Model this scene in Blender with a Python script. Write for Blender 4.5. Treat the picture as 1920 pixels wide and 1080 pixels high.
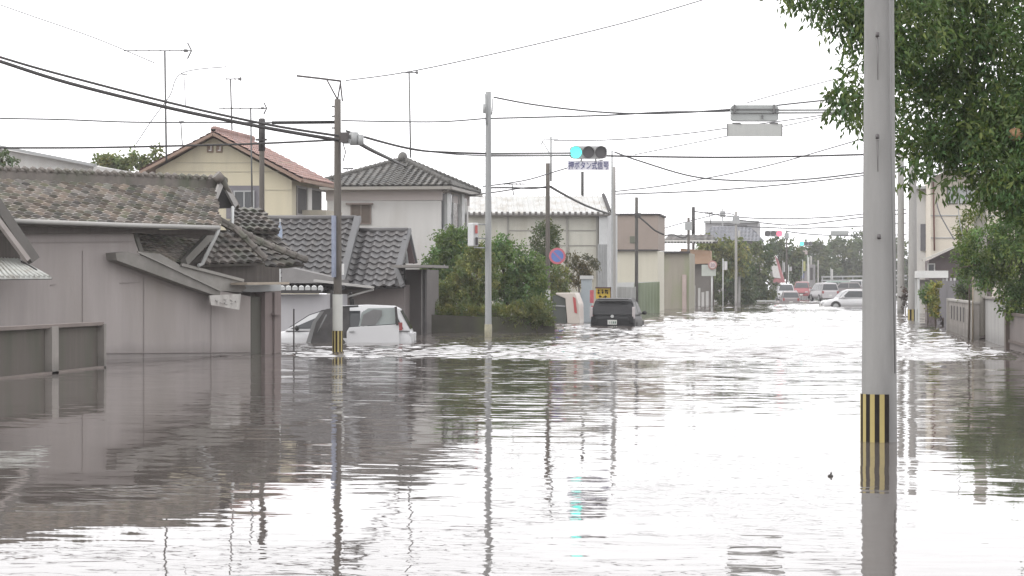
import bpy, bmesh, math, random
import numpy as np
from mathutils import Vector, Matrix
random.seed(7); rng = np.random.default_rng(7)
for o in list(bpy.data.objects): bpy.data.objects.remove(o)
SC = bpy.context.scene; COL = SC.collection
R = math.radians

# ------------------------------------------------------------------ camera, sky, sun, exposure
F = 4200.0; CH = 1.45; HOR = 536.0; PHI = math.atan(600/4200)   # x axis runs across the street, y axis along it
cam = bpy.data.cameras.new('camera'); co = bpy.data.objects.new('camera', cam); COL.objects.link(co)
co.location = (0, 0, CH); co.rotation_euler = (R(90), 0, PHI)
cam.sensor_width = 36; cam.lens = 36*F/1920; cam.shift_y = -(540-HOR)/1920
cam.clip_start = 0.1; cam.clip_end = 4000
SC.camera = co
SC.render.resolution_x = 1024; SC.render.resolution_y = 576
w = bpy.data.worlds.new('World'); SC.world = w; w.use_nodes = True
wn = w.node_tree; wn.nodes.clear()
sky = wn.nodes.new('ShaderNodeTexSky'); sky.sky_type = 'NISHITA'; sky.sun_disc = False
sky.sun_elevation = R(40); sky.sun_rotation = R(240); sky.dust_density = 6
hs = wn.nodes.new('ShaderNodeHueSaturation'); hs.inputs['Saturation'].default_value = 0.2
mx = wn.nodes.new('ShaderNodeMix'); mx.data_type = 'RGBA'; mx.inputs[0].default_value = 0.88
mx.inputs[7].default_value = (17.2, 17.1, 17.4, 1)         # the even cloud deck
bg = wn.nodes.new('ShaderNodeBackground'); bg.inputs[1].default_value = 0.12
wo = wn.nodes.new('ShaderNodeOutputWorld')
wn.links.new(sky.outputs[0], hs.inputs['Color']); wn.links.new(hs.outputs[0], mx.inputs[6])
wn.links.new(mx.outputs[2], bg.inputs[0]); wn.links.new(bg.outputs[0], wo.inputs[0])
sl = bpy.data.lights.new('sun', 'SUN'); sl.energy = 1.0; sl.angle = R(25); sl.color = (1, .97, .93)
so = bpy.data.objects.new('sun', sl); COL.objects.link(so)
so.rotation_euler = (R(50), 0, R(-60))
SC.view_settings.view_transform = 'Standard'; SC.view_settings.look = 'None'
SC.view_settings.exposure = 0.0; SC.view_settings.gamma = 1
SC.cycles.max_bounces = 6; SC.cycles.volume_bounces = 1

# ------------------------------------------------------------------ materials
MATS = {}; ALB = .74      # overall paint and surface reflectance trim
def mat(name, col, rough=.8, var=.12, scale=1.5, streak=False, metal=0, tint=False, emit=0, bump=0, bscale=20, spec=.5, dirt=None, dscale=.6, tide=0):
    if name in MATS: return MATS[name]
    if not emit: col = tuple(q*ALB for q in col); dirt = tuple(q*ALB for q in dirt) if dirt else None
    m = bpy.data.materials.new(name); m.use_nodes = True; MATS[name] = m
    nt = m.node_tree; b = nt.nodes['Principled BSDF']
    b.inputs['Roughness'].default_value = rough; b.inputs['Metallic'].default_value = metal
    b.inputs['Specular IOR Level'].default_value = spec
    tc = nt.nodes.new('ShaderNodeTexCoord'); mp = nt.nodes.new('ShaderNodeMapping')
    if streak: mp.inputs['Scale'].default_value = (4, 4, .35)
    nt.links.new(tc.outputs['Object'], mp.inputs[0])
    nz = nt.nodes.new('ShaderNodeTexNoise'); nz.inputs['Scale'].default_value = scale
    nz.inputs['Detail'].default_value = 8; nz.inputs['Roughness'].default_value = .65
    nt.links.new(mp.outputs[0], nz.inputs['Vector'])
    mr = nt.nodes.new('ShaderNodeMapRange'); mr.inputs[1].default_value = .25; mr.inputs[2].default_value = .75
    mr.inputs[3].default_value = 1-var; mr.inputs[4].default_value = 1+var
    nt.links.new(nz.outputs[0], mr.inputs[0])
    vm = nt.nodes.new('ShaderNodeVectorMath'); vm.operation = 'SCALE'
    vm.inputs[0].default_value = col; nt.links.new(mr.outputs[0], vm.inputs['Scale'])
    out = vm.outputs[0]
    if dirt:
        n2 = nt.nodes.new('ShaderNodeTexNoise'); n2.inputs['Scale'].default_value = dscale; n2.inputs['Detail'].default_value = 6
        m2 = nt.nodes.new('ShaderNodeMapping'); m2.inputs['Scale'].default_value = (2, 2, .5)
        nt.links.new(tc.outputs['Object'], m2.inputs[0]); nt.links.new(m2.outputs[0], n2.inputs['Vector'])
        r2 = nt.nodes.new('ShaderNodeMapRange'); r2.inputs[1].default_value = .48; r2.inputs[2].default_value = .7
        nt.links.new(n2.outputs[0], r2.inputs[0])
        mc = nt.nodes.new('ShaderNodeMix'); mc.data_type = 'RGBA'
        nt.links.new(r2.outputs[0], mc.inputs[0]); nt.links.new(out, mc.inputs[6]); mc.inputs[7].default_value = (*dirt, 1)
        out = mc.outputs[2]
    if tide:        # damp silty mark left by the flood just above the waterline
        sz = nt.nodes.new('ShaderNodeSeparateXYZ'); nt.links.new(tc.outputs['Object'], sz.inputs[0])
        n4 = nt.nodes.new('ShaderNodeTexNoise'); n4.inputs['Scale'].default_value = 1.3; n4.inputs['Detail'].default_value = 6; nt.links.new(tc.outputs['Object'], n4.inputs['Vector'])
        ma = nt.nodes.new('ShaderNodeMath'); ma.operation = 'MULTIPLY_ADD'; nt.links.new(n4.outputs[0], ma.inputs[0]); ma.inputs[1].default_value = -.35; nt.links.new(sz.outputs[2], ma.inputs[2])
        r4 = nt.nodes.new('ShaderNodeMapRange'); nt.links.new(ma.outputs[0], r4.inputs[0]); r4.inputs[1].default_value = -.12; r4.inputs[2].default_value = tide-.1; r4.inputs[3].default_value = .72; r4.inputs[4].default_value = 1
        v4 = nt.nodes.new('ShaderNodeVectorMath'); v4.operation = 'SCALE'; nt.links.new(out, v4.inputs[0]); nt.links.new(r4.outputs[0], v4.inputs['Scale']); out = v4.outputs[0]
    if tint:
        at = nt.nodes.new('ShaderNodeAttribute'); at.attribute_name = 'tint'
        v2 = nt.nodes.new('ShaderNodeVectorMath'); v2.operation = 'MULTIPLY'
        nt.links.new(out, v2.inputs[0]); nt.links.new(at.outputs['Color'], v2.inputs[1]); out = v2.outputs[0]
    nt.links.new(out, b.inputs['Base Color'])
    if emit:
        b.inputs['Emission Color'].default_value = (*col, 1); b.inputs['Emission Strength'].default_value = emit
    if bump:
        n3 = nt.nodes.new('ShaderNodeTexNoise'); n3.inputs['Scale'].default_value = bscale; n3.inputs['Detail'].default_value = 5
        nt.links.new(mp.outputs[0], n3.inputs['Vector'])
        bp = nt.nodes.new('ShaderNodeBump'); bp.inputs['Strength'].default_value = bump; bp.inputs['Distance'].default_value = .02
        nt.links.new(n3.outputs[0], bp.inputs['Height']); nt.links.new(bp.outputs[0], b.inputs['Normal'])
    return m
def leafmat(name, col):
    if name in MATS: return MATS[name]
    m = mat(name, col, .55, .2, 2.0, tint=True, spec=.35)
    nt = m.node_tree; b = nt.nodes['Principled BSDF']
    tr = nt.nodes.new('ShaderNodeBsdfTranslucent'); tr.inputs[0].default_value = (col[0]*1.6, col[1]*1.9, col[2]*.9, 1)
    ms = nt.nodes.new('ShaderNodeMixShader'); ms.inputs[0].default_value = .22
    ou = nt.nodes['Material Output']
    nt.links.new(b.outputs[0], ms.inputs[1]); nt.links.new(tr.outputs[0], ms.inputs[2]); nt.links.new(ms.outputs[0], ou.inputs[0])
    return m

# ------------------------------------------------------------------ pixel rays -> real places
CX = Vector((-math.sin(PHI), math.cos(PHI))); RX = Vector((math.cos(PHI), math.sin(PHI)))
def D(px, py, t):
    d = CX + RX*((px-960)/F); return Vector((d.x*t, d.y*t, CH+(HOR-py)/F*t))
def depth_at(yb): return F*CH/(yb-HOR)
def G(px, yb): 
    p = D(px, yb, depth_at(yb)); p.z = 0; return p
class Fr:
    def __init__(s, o, ang):
        s.o = Vector((o[0], o[1])); s.X = Vector((math.cos(ang), math.sin(ang))); s.Y = Vector((-math.sin(ang), math.cos(ang)))
        s.X3 = Vector((*s.X, 0)); s.Y3 = Vector((*s.Y, 0)); s.ang = ang
    def P(s, px, py, b):
        d = CX + RX*((px-960)/F); t = (b + s.o.dot(s.Y))/d.dot(s.Y); return Vector((d.x*t, d.y*t, CH+(HOR-py)/F*t))
    def S(s, px, py, a):
        d = CX + RX*((px-960)/F); t = (a + s.o.dot(s.X))/d.dot(s.X); return Vector((d.x*t, d.y*t, CH+(HOR-py)/F*t))
    def pt(s, a, b, z):
        q = s.o + s.X*a + s.Y*b; return Vector((q.x, q.y, z))
    def ab(s, p):
        q = Vector((p.x, p.y)) - s.o; return q.dot(s.X), q.dot(s.Y)
ROAD = Fr((0, 0), 0)
Z = Vector((0, 0, 1)); WB = -.9     # walls go on below the flood

# ------------------------------------------------------------------ mesh builder
OFF = {}
SPLIT = set('worn_writing vent_slat post downpipe roof_verge clamp bracket insulator step_bolt gable_vent shutter hanger rail door_post forecourt_post signal_arm bargeboard top_bracket junction_box awning_bracket shop_window mounting_rail pole_cap'.split())
class MB:
    def __init__(s): s.v = []; s.f = []; s.m = []; s.c = []; s.sm = []
    def face(s, pts, mi=0, c=(1, 1, 1), smooth=False):
        n = len(s.v); s.v += [Vector(p) for p in pts]; s.f.append(list(range(n, n+len(pts)))); s.m.append(mi); s.c.append(c); s.sm.append(smooth)
    def prism(s, pts, vec, mi=0, c=(1, 1, 1)):
        n = len(s.v); k = len(pts); vec = Vector(vec)
        s.v += [Vector(p) for p in pts] + [Vector(p)+vec for p in pts]
        fs = [list(range(n, n+k)), list(range(n+2*k-1, n+k-1, -1))]
        for i in range(k):
            j = (i+1) % k; fs.append([n+i, n+k+i, n+k+j, n+j])
        for f in fs: s.f.append(f); s.m.append(mi); s.c.append(c); s.sm.append(False)
        return s
    def fbox(s, fr, a0, a1, b0, b1, z0, z1, mi=0, c=(1, 1, 1)):
        s.prism([fr.pt(a0, b0, z0), fr.pt(a1, b0, z0), fr.pt(a1, b0, z1), fr.pt(a0, b0, z1)], fr.Y3*(b1-b0), mi, c); return s
    def box(s, c0, size, mi=0, rz=0):
        M = Matrix.Rotation(rz, 3, 'Z'); hx, hy, hz = size[0]/2, size[1]/2, size[2]/2; c0 = Vector(c0)
        s.prism([c0+M@Vector(q) for q in ((-hx, -hy, -hz), (hx, -hy, -hz), (hx, -hy, hz), (-hx, -hy, hz))], M@Vector((0, size[1], 0)), mi); return s
    def beam(s, p, q, wd, ht, mi=0, up=Z):
        p = Vector(p); q = Vector(q); d = (q-p).normalized(); sd = d.cross(up)
        sd = sd.normalized() if sd.length > 1e-5 else Vector((1, 0, 0)); u = sd.cross(d)
        s.prism([p-sd*wd/2-u*ht/2, p+sd*wd/2-u*ht/2, p+sd*wd/2+u*ht/2, p-sd*wd/2+u*ht/2], q-p, mi); return s
    def tube(s, pts, rad, n=8, mi=0, cap=True, c=(1, 1, 1)):
        pts = [Vector(p) for p in pts]
        rr = rad if isinstance(rad, (list, tuple)) else [rad]*len(pts)
        rings = []; u = None
        for i, p in enumerate(pts):
            d = (pts[min(i+1, len(pts)-1)] - pts[max(i-1, 0)]).normalized()
            if u is None: u = d.orthogonal().normalized()
            u = (u - d*u.dot(d)).normalized(); v = d.cross(u)
            b = len(s.v); s.v += [p + (u*math.cos(2*math.pi*k/n) + v*math.sin(2*math.pi*k/n))*rr[i] for k in range(n)]; rings.append(b)
        for a, b in zip(rings, rings[1:]):
            for k in range(n):
                s.f.append([a+k, a+(k+1) % n, b+(k+1) % n, b+k]); s.m.append(mi); s.c.append(c); s.sm.append(True)
        if cap:
            s.f.append([rings[0]+k for k in range(n-1, -1, -1)]); s.m.append(mi); s.c.append(c); s.sm.append(False)
            s.f.append([rings[-1]+k for k in range(n)]); s.m.append(mi); s.c.append(c); s.sm.append(False)
        return s
    def ball(s, c0, r, mi=0, nu=10, nv=7):
        c0 = Vector(c0); r = Vector(r) if not isinstance(r, (int, float)) else Vector((r, r, r))
        pts = [c0+Vector((0, 0, -r.z*math.cos(math.pi*j/nv))) for j in range(nv+1)]
        b = len(s.v)
        for j in range(nv+1):
            sn = max(math.sin(math.pi*j/nv), .01)
            for i in range(nu):
                a = 2*math.pi*i/nu; s.v.append(pts[j]+Vector((r.x*sn*math.cos(a), r.y*sn*math.sin(a), 0)))
        for j in range(nv):
            for i in range(nu):
                s.f.append([b+j*nu+i, b+j*nu+(i+1) % nu, b+(j+1)*nu+(i+1) % nu, b+(j+1)*nu+i]); s.m.append(mi); s.c.append((1, 1, 1)); s.sm.append(True)
        return s
    def parts(s):
        p = list(range(len(s.v)))
        def fd(a):
            while p[a] != a: p[a] = p[p[a]]; a = p[a]
            return a
        for f in s.f:
            for q in f[1:]: p[fd(q)] = fd(f[0])
        g = {}
        for i, f in enumerate(s.f): g.setdefault(fd(f[0]), []).append(i)
        out = []
        for ids in g.values():
            m = MB(); mp = {}
            for i in ids:
                ff = []
                for q in s.f[i]:
                    if q not in mp: mp[q] = len(m.v); m.v.append(s.v[q])
                    ff.append(mp[q])
                m.f.append(ff); m.m.append(s.m[i]); m.c.append(s.c[i]); m.sm.append(s.sm[i])
            out.append(m)
        return out
    def build(s, name, mats, parent=None, local=False, bevel=0):
        if parent is not None and name in SPLIT:
            ps = s.parts()
            if 1 < len(ps) <= 60:
                for p in ps: o = p.build(name, mats, parent, local, bevel)
                return o
        off = Vector((0, 0, 0))
        if parent is not None and not local: off = OFF[parent.name]
        me = bpy.data.meshes.new(name)
        me.from_pydata([tuple(p-off) for p in s.v], [], s.f)
        for m in (mats if isinstance(mats, (list, tuple)) else [mats]): me.materials.append(m)
        me.polygons.foreach_set('material_index', s.m); me.polygons.foreach_set('use_smooth', s.sm)
        ca = me.color_attributes.new('tint', 'FLOAT_COLOR', 'CORNER'); arr = []
        for f, c in zip(s.f, s.c): arr += [c[0], c[1], c[2], 1]*len(f)
        ca.data.foreach_set('color', arr)
        o = bpy.data.objects.new(name, me); COL.objects.link(o)
        if parent is not None: o.parent = parent
        OFF[o.name] = off
        if bevel:
            bm = bmesh.new(); bm.from_mesh(me); bmesh.ops.remove_doubles(bm, verts=bm.verts, dist=1e-5); bmesh.ops.recalc_face_normals(bm, faces=bm.faces)
            bm.to_mesh(me); bm.free()
            md = o.modifiers.new('b', 'BEVEL'); md.width = bevel; md.segments = 2; md.limit_method = 'ANGLE'
        return o
def tag(o, label=None, cat=None, group=None, kind=None):
    if label: o['label'] = label
    if cat: o['category'] = cat
    if group: o['group'] = group
    if kind: o['kind'] = kind
    return o
def thing(name, label, cat, loc, group=None, rz=0):
    o = bpy.data.objects.new(name, None); COL.objects.link(o); o.empty_display_size = .3
    o.location = loc; o.rotation_euler = (0, 0, rz); OFF[o.name] = Vector(loc)
    return tag(o, label, cat, group)

# tiled slope: A,B eave left/right, C,D ridge right/left
def tiles(mb, A, B, C, Dd, cw=.26, rh=.24, amp=.028, lip=.035, spread=.3, warm=.05, seg=6, base=1.0, scal=0):
    e = (B-A).normalized(); up = (Dd-A) - e*(Dd-A).dot(e); H = up.length; u = up/H; n = e.cross(u)
    if n.z < 0: n = -n
    rows = max(2, int(round(H/rh)))
    cE, cC = A + e*(Dd-A).dot(e) + u*H, A + e*(C-A).dot(e) + u*H
    mb.prism([p - n*.035 for p in (A, B, cC, cE)], -n*.06, 0, (.6, .6, .6))
    xL = lambda t: (Dd-A).dot(e)*t
    xR = lambda t: (B-A).dot(e) + ((C-B).dot(e))*t
    hl = (C-B).dot(u); 
    def wave(x):
        p = (x/cw) % 1.0; return math.sin(2*math.pi*p) * (1 if p < .5 else .55)
    jit = {}
    def cc(r, k):
        if (r, k) not in jit:
            q = base*(1 + random.uniform(-spread, spread)); wv = random.uniform(-warm, warm); jit[(r, k)] = (q*(1+wv), q, q*(1-wv))
        return jit[(r, k)]
    prev = None
    for r in range(rows):
        t0, t1 = r/rows, (r+1)/rows; tm = (t0+t1)/2
        l, rr = xL(tm), xR(tm)
        if rr-l < .05: continue
        n0 = math.ceil(l/cw*seg); n1 = math.floor(rr/cw*seg)
        xs = [l]+[k*cw/seg for k in range(n0, n1+1) if l+1e-3 < k*cw/seg < rr-1e-3]+[rr]
        def line(t, off, sl):
            L, RR = xL(t), xR(t); out = []
            for x in xs:
                f = (x-l)/(rr-l); xx = L+(RR-L)*f; wv = wave(x)
                out.append(A + e*xx + u*(t*H - (sl*(1-wv)*.5 if not scal else (scal*(.5-.5*math.cos(2*math.pi*(x/cw))) if off else 0))) + n*(amp*wv + off))
            return out
        lo = line(t0, lip, .03); hi = line(t1, 0, 0)
        for i in range(len(xs)-1):
            k = math.floor((xs[i]+xs[i+1])/2/cw + .25); c = cc(r, k)
            mb.face([lo[i], lo[i+1], hi[i+1], hi[i]], 0, c, True)
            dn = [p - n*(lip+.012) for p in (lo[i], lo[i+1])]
            mb.face([dn[0], dn[1], lo[i+1], lo[i]], 0, (c[0]*.8, c[1]*.8, c[2]*.8))  # riser tint darkened: shade under each tile lip painted into the colour
    return mb
def slab(*a, **k): pass
def ridge(mb, p, q, r=.09, ht=.16, cw=.26, mi=0):
    p = Vector(p); q = Vector(q); mb.beam(p+Z*ht/2, q+Z*ht/2, r*1.8, ht, mi)
    n = max(2, int((q-p).length/cw)); 
    for i in range(n):
        a = p.lerp(q, i/n)+Z*ht; b = p.lerp(q, (i+1)/n)+Z*ht
        mb.tube([a, a.lerp(b, .85), a.lerp(b, .86), b], [r, r, r*1.25, r*1.25], 8, mi, True, (random.uniform(.8, 1.15),)*3)

# leaves ------------------------------------------------------------
def leaf_mesh(name, pos, dirs, L, Wd, tint, m, parent):
    n = len(pos); d = dirs/np.linalg.norm(dirs, axis=1)[:, None]
    rnd = rng.normal(size=(n, 3)); rnd[:, 2] *= .6
    sd = np.cross(d, rnd); sd /= np.linalg.norm(sd, axis=1)[:, None]+1e-9
    nn = np.cross(sd, d); L = L*rng.uniform(.65, 1.2, n)[:, None]; Wd = Wd*rng.uniform(.7, 1.2, n)[:, None]
    v = np.stack([pos, pos+d*L*.45+sd*Wd/2+nn*Wd*.2, pos+d*L-nn*L*.12, pos+d*L*.45-sd*Wd/2+nn*Wd*.2], 1).reshape(-1, 3)
    off = np.array(OFF[parent.name]); v = v-off
    me = bpy.data.meshes.new(name); me.vertices.add(4*n); me.vertices.foreach_set('co', v.ravel())
    base = np.arange(n)*4; tri = np.stack([base, base+1, base+2, base, base+2, base+3], 1).ravel()
    me.loops.add(6*n); me.loops.foreach_set('vertex_index', tri)
    me.polygons.add(2*n); me.polygons.foreach_set('loop_start', np.arange(2*n)*3); me.polygons.foreach_set('loop_total', np.full(2*n, 3))
    me.update(calc_edges=True)
    ca = me.color_attributes.new('tint', 'FLOAT_COLOR', 'CORNER')
    ca.data.foreach_set('color', np.repeat(np.concatenate([tint, np.ones((n, 1))], 1), 6, axis=0).ravel().astype(np.float32))
    me.materials.append(m); o = bpy.data.objects.new(name, me); COL.objects.link(o); o.parent = parent; OFF[o.name] = OFF[parent.name]
    return o
def crown(blobs, t, n, L, Wd, m, parent, clump=.28, droop=.3, per=26, name='crown', thick=1.0):
    """blobs: (px, py, rx, ry[, depth]) seen sizes turned into real ellipsoids"""
    s = F/t; P = []; DD = []; T = []
    vol = np.array([b[2]*b[3] for b in blobs], float); vol /= vol.sum()
    for b, fr in zip(blobs, vol):
        tt = b[4] if len(b) > 4 else t; c = np.array(D(b[0], b[1], tt)); ss = F/tt
        rx, rz = b[2]/ss, b[3]/ss; ry = min(rx, rz)*thick*1.1
        nc = max(3, int(n*fr/per))
        q = rng.normal(size=(nc, 3)); q /= np.linalg.norm(q, axis=1)[:, None]; q *= rng.uniform(.35, 1.0, nc)[:, None]**.5
        cc = c+q*np.array([rx, ry, rz]); tn = rng.uniform(.45, 1.6, nc); hue = rng.uniform(-.2, .34, nc)
        for i in range(nc):
            ax = q[i]*.7+rng.normal(size=3)*.5+np.array([0, 0, -droop]); ax /= np.linalg.norm(ax)
            k = per; st = rng.uniform(0, 1, k)
            pp = cc[i]+ax*(st[:, None]-.4)*clump*1.5+rng.normal(size=(k, 3))*clump*.3
            dd = ax*.6+rng.normal(size=(k, 3))*.6+np.array([0, 0, -droop]); P.append(pp); DD.append(dd)
            v = tn[i]*rng.uniform(.75, 1.25, k); T.append(np.stack([v*(1+hue[i]), v, v*(1-hue[i]*.8)], 1))
    return leaf_mesh(name, np.concatenate(P), np.concatenate(DD), L, Wd, np.concatenate(T), m, parent)
def tree(name, label, cat, blobs, t, n, L, Wd, m, group=None, trunkpx=None, tr=.1, clump=.28, droop=.3, per=26, thick=1.0):
    tx = trunkpx if trunkpx else blobs[0][0]
    base = D(tx, HOR, t); base.z = WB
    e = thing(name, label, cat, (base.x, base.y, 0), group)
    crown(blobs, t, n, L, Wd, m, e, clump, droop, per, thick=thick)
    mb = MB(); fork = D(tx, blobs[0][1]+blobs[0][3]*.4, t); fork.z = max(fork.z, .1)
    mb.tube([base, base.lerp(fork, .5)+Vector((.04, 0, 0)), fork], [tr, tr*.85, tr*.65], 8)
    for b in blobs:
        c = D(b[0], b[1], b[4] if len(b) > 4 else t)
        for k in range(3):
            e2 = c+Vector(rng.normal(size=3)*np.array([b[2], b[2], b[3]])*.45*t/F)
            mb.tube([fork, fork.lerp(e2, .5)+Z*.08, e2], [tr*.5, tr*.3, tr*.1], 5)
    mb.build('trunk', mat('bark', (.09, .07, .055), .9, .3, 6), e)
    return e

# ------------------------------------------------------------------ water and ground
WAVE = .15
def water():
    me = bpy.data.meshes.new('water')
    # one sheet; beyond about 45 m the wind raises real wavelets a centimetre or two high
    ys = [-12.0, 8, 20]; y = 27.0
    while y < 330: ys.append(y); y += y*.0026
    ys = np.array(ys+[380, 500, 900]); ts = np.concatenate([[-9, -4, -1.5, -.7, -.5], np.arange(-.42, .215, .0032), [.26, .4, .8, 2, 5, 9]])
    Y, T = np.meshgrid(ys, ts, indexing='ij'); X = T*np.maximum(Y, 45)
    Hh = np.zeros_like(X); rg = np.random.default_rng(3)
    for i in range(60):
        lam = .27*(3.6**rg.uniform()); k = 2*np.pi/lam; a = rg.normal(0, .55); sl_ = WAVE*np.sqrt(2/60)
        Hh += sl_/k*np.sin(k*(np.sin(a)*X+np.cos(a)*Y)+rg.uniform(0, 6.28))
    def low(fx, fy, sd):
        q = np.random.default_rng(sd); o_ = np.zeros_like(X)
        for i in range(7): o_ += np.sin(X*fx*q.uniform(.4, 1.6)*q.choice([-1, 1])+Y*fy*q.uniform(.4, 1.6)+q.uniform(0, 6.28))/7**.5
        return o_
    sm_ = lambda v: np.clip(v, 0, 1)**2*(3-2*np.clip(v, 0, 1))
    front = sm_((Y-43.9-.7*low(.25, .6, 5))/1.6)*(.75+.3*low(.08, .12, 9)+.1)
    front = np.maximum(front, .5*sm_(1-np.abs(Y-32.5-low(.2, .1, 4))/1.2)*sm_(low(.35, .2, 8)-.1)*(T > -.275)*(T < -.17)); front = np.clip(front, 0, 1.3)
    front *= (Y < 325) * sm_((.213-np.abs(T+.103)*.66)/.01)
    Zz = Hh*front; nr_, nc_ = X.shape; ii = np.arange(nr_*nc_).reshape(nr_, nc_)
    vv = np.stack([X, Y, Zz], -1).reshape(-1, 3); qd = np.stack([ii[:-1, :-1], ii[:-1, 1:], ii[1:, 1:], ii[1:, :-1]], -1).reshape(-1, 4)
    me.vertices.add(len(vv)); me.vertices.foreach_set('co', vv.ravel()); me.loops.add(qd.size); me.loops.foreach_set('vertex_index', qd.ravel())
    me.polygons.add(len(qd)); me.polygons.foreach_set('loop_start', np.arange(len(qd))*4); me.polygons.foreach_set('loop_total', np.full(len(qd), 4)); me.polygons.foreach_set('use_smooth', np.ones(len(qd), bool)); me.update(calc_edges=True)
    o = bpy.data.objects.new('water', me); COL.objects.link(o); tag(o, 'brown flood water rippling over the street', kind='structure')
    m = bpy.data.materials.new('flood_water'); m.use_nodes = True; me.materials.append(m); nt = m.node_tree; L = nt.links.new
    b = nt.nodes['Principled BSDF']; b.inputs['Base Color'].default_value = (.105, .092, .085, 1)
    b.inputs['Roughness'].default_value = .015; b.inputs['IOR'].default_value = 1.38
    N = nt.nodes.new; tc = N('ShaderNodeTexCoord')
    def math_(op, a, c=None, clamp=False):
        k = N('ShaderNodeMath'); k.operation = op; k.use_clamp = clamp
        for i, q in enumerate((a, c)):
            if q is None: continue
            if isinstance(q, (int, float)): k.inputs[i].default_value = q
            else: L(q, k.inputs[i])
        return k.outputs[0]
    def slope(sx, sy, detail, dist=.0, off=0):
        mp = N('ShaderNodeMapping'); mp.inputs['Scale'].default_value = (sx, sy, 1); mp.inputs['Location'].default_value = (off, off*1.7, 0)
        mp.inputs['Rotation'].default_value = (0, 0, .12)
        L(tc.outputs['Object'], mp.inputs[0]); nz = N('ShaderNodeTexNoise'); nz.inputs['Scale'].default_value = 1
        nz.inputs['Detail'].default_value = detail; nz.inputs['Distortion'].default_value = dist; L(mp.outputs[0], nz.inputs['Vector'])
        v = N('ShaderNodeVectorMath'); v.operation = 'SUBTRACT'; L(nz.outputs['Color'], v.inputs[0]); v.inputs[1].default_value = (.5, .5, .5)
        return v.outputs[0], nz.outputs[0]
    s1, _ = slope(1.7, 5.2, 2, .4); s2, _ = slope(5, 13, 2, .3, 9); s3, _ = slope(.35, .9, 1, 0, 31)
    _, patch = slope(.05, .16, 3, .5, 4); _, patch2 = slope(.16, .5, 3, .5, 77)
    sep = N('ShaderNodeSeparateXYZ'); L(tc.outputs['Object'], sep.inputs[0])
    yy = math_('ADD', sep.outputs[1], math_('MULTIPLY', math_('SUBTRACT', patch2, .5), 9.0))
    wind = N('ShaderNodeMapRange'); wind.interpolation_type = 'SMOOTHSTEP'; L(yy, wind.inputs[0])
    wind.inputs[1].default_value = 43; wind.inputs[2].default_value = 48.5; wind.inputs[3].default_value = 0; wind.inputs[4].default_value = 1
    near = N('ShaderNodeMapRange'); near.interpolation_type = 'SMOOTHSTEP'; L(yy, near.inputs[0])
    near.inputs[1].default_value = 14; near.inputs[2].default_value = 40; near.inputs[3].default_value = .022; near.inputs[4].default_value = .062
    pm = N('ShaderNodeMapRange'); L(patch, pm.inputs[0]); pm.inputs[1].default_value = .35; pm.inputs[2].default_value = .65; pm.inputs[3].default_value = .55; pm.inputs[4].default_value = 1.35
    lee = N('ShaderNodeMapRange'); lee.interpolation_type = 'SMOOTHSTEP'; L(math_('DIVIDE', sep.outputs[0], sep.outputs[1]), lee.inputs[0])   # calmer in the lee of the old house
    lee.inputs[1].default_value = -.33; lee.inputs[2].default_value = -.22; lee.inputs[3].default_value = .55; lee.inputs[4].default_value = 1
    amp = math_('ADD', math_('MULTIPLY', math_('MULTIPLY', near.outputs[0], lee.outputs[0]), pm.outputs[0]), math_('MULTIPLY', wind.outputs[0], .03))
    def sc(v, k):
        q = N('ShaderNodeVectorMath'); q.operation = 'SCALE'; L(v, q.inputs[0])
        if isinstance(k, (int, float)): q.inputs['Scale'].default_value = k
        else: L(k, q.inputs['Scale'])
        return q.outputs[0]
    def add(a, c):
        q = N('ShaderNodeVectorMath'); q.operation = 'ADD'; L(a, q.inputs[0])
        if hasattr(c, 'is_linked') or not isinstance(c, tuple): L(c, q.inputs[1])
        else: q.inputs[1].default_value = c
        return q.outputs[0]
    sm = sc(add(add(s1, sc(s2, .55)), sc(s3, .35)), amp)
    fl = N('ShaderNodeVectorMath'); fl.operation = 'MULTIPLY'; L(sm, fl.inputs[0]); fl.inputs[1].default_value = (1.6, 2.0, 0)
    ge = N('ShaderNodeNewGeometry'); nr = N('ShaderNodeVectorMath'); nr.operation = 'NORMALIZE'; L(add(fl.outputs[0], ge.outputs['Normal']), nr.inputs[0])
    L(nr.outputs[0], b.inputs['Normal'])
water()
g = MB(); g.face([(-450, -15, -.95), (450, -15, -.95), (450, 960, -.95), (-450, 960, -.95)])
tag(g.build('ground', mat('mud', (.16, .14, .11), .9, .2, .3)), 'flooded ground below the water', kind='structure')
g = MB(); g.face([(-9.5, -12, -.9), (2.5, -12, -.9), (2.5, 900, -.9), (-9.5, 900, -.9)])
tag(g.build('road', mat('asphalt', (.05, .05, .05), .9, .2, 3)), 'straight asphalt road under the flood water', kind='structure')

# ------------------------------------------------------------------ palette
M_brown = mat('brown_sheet', (.405, .366, .352), .75, .15, .7, streak=True, dirt=(.335, .30, .275), dscale=.35, bump=.2, tide=.22)
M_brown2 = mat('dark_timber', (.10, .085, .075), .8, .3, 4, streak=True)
M_tileA = mat('weathered_tile', (.19, .168, .15), .62, .3, 5, tint=True, dirt=(.115, .125, .085), dscale=1.2)
M_tileB = mat('dark_tile', (.105, .10, .10), .42, .15, 5, tint=True)
M_tileE = mat('grey_tile', (.145, .14, .13), .6, .2, 5, tint=True)
M_tileR = mat('red_tile', (.40, .255, .225), .6, .2, 4, tint=True)
M_cream = mat('cream_render', (.68, .62, .46), .85, .06, .8, streak=True, dirt=(.58, .53, .41))
M_white = mat('white_render', (.68, .67, .65), .85, .05, .8, streak=True, dirt=(.58, .56, .53))
M_pink = mat('pinkish_render', (.62, .56, .54), .85, .05, .8)
M_grey = mat('grey_metal', (.42, .43, .43), .5, .12, 3)
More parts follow.
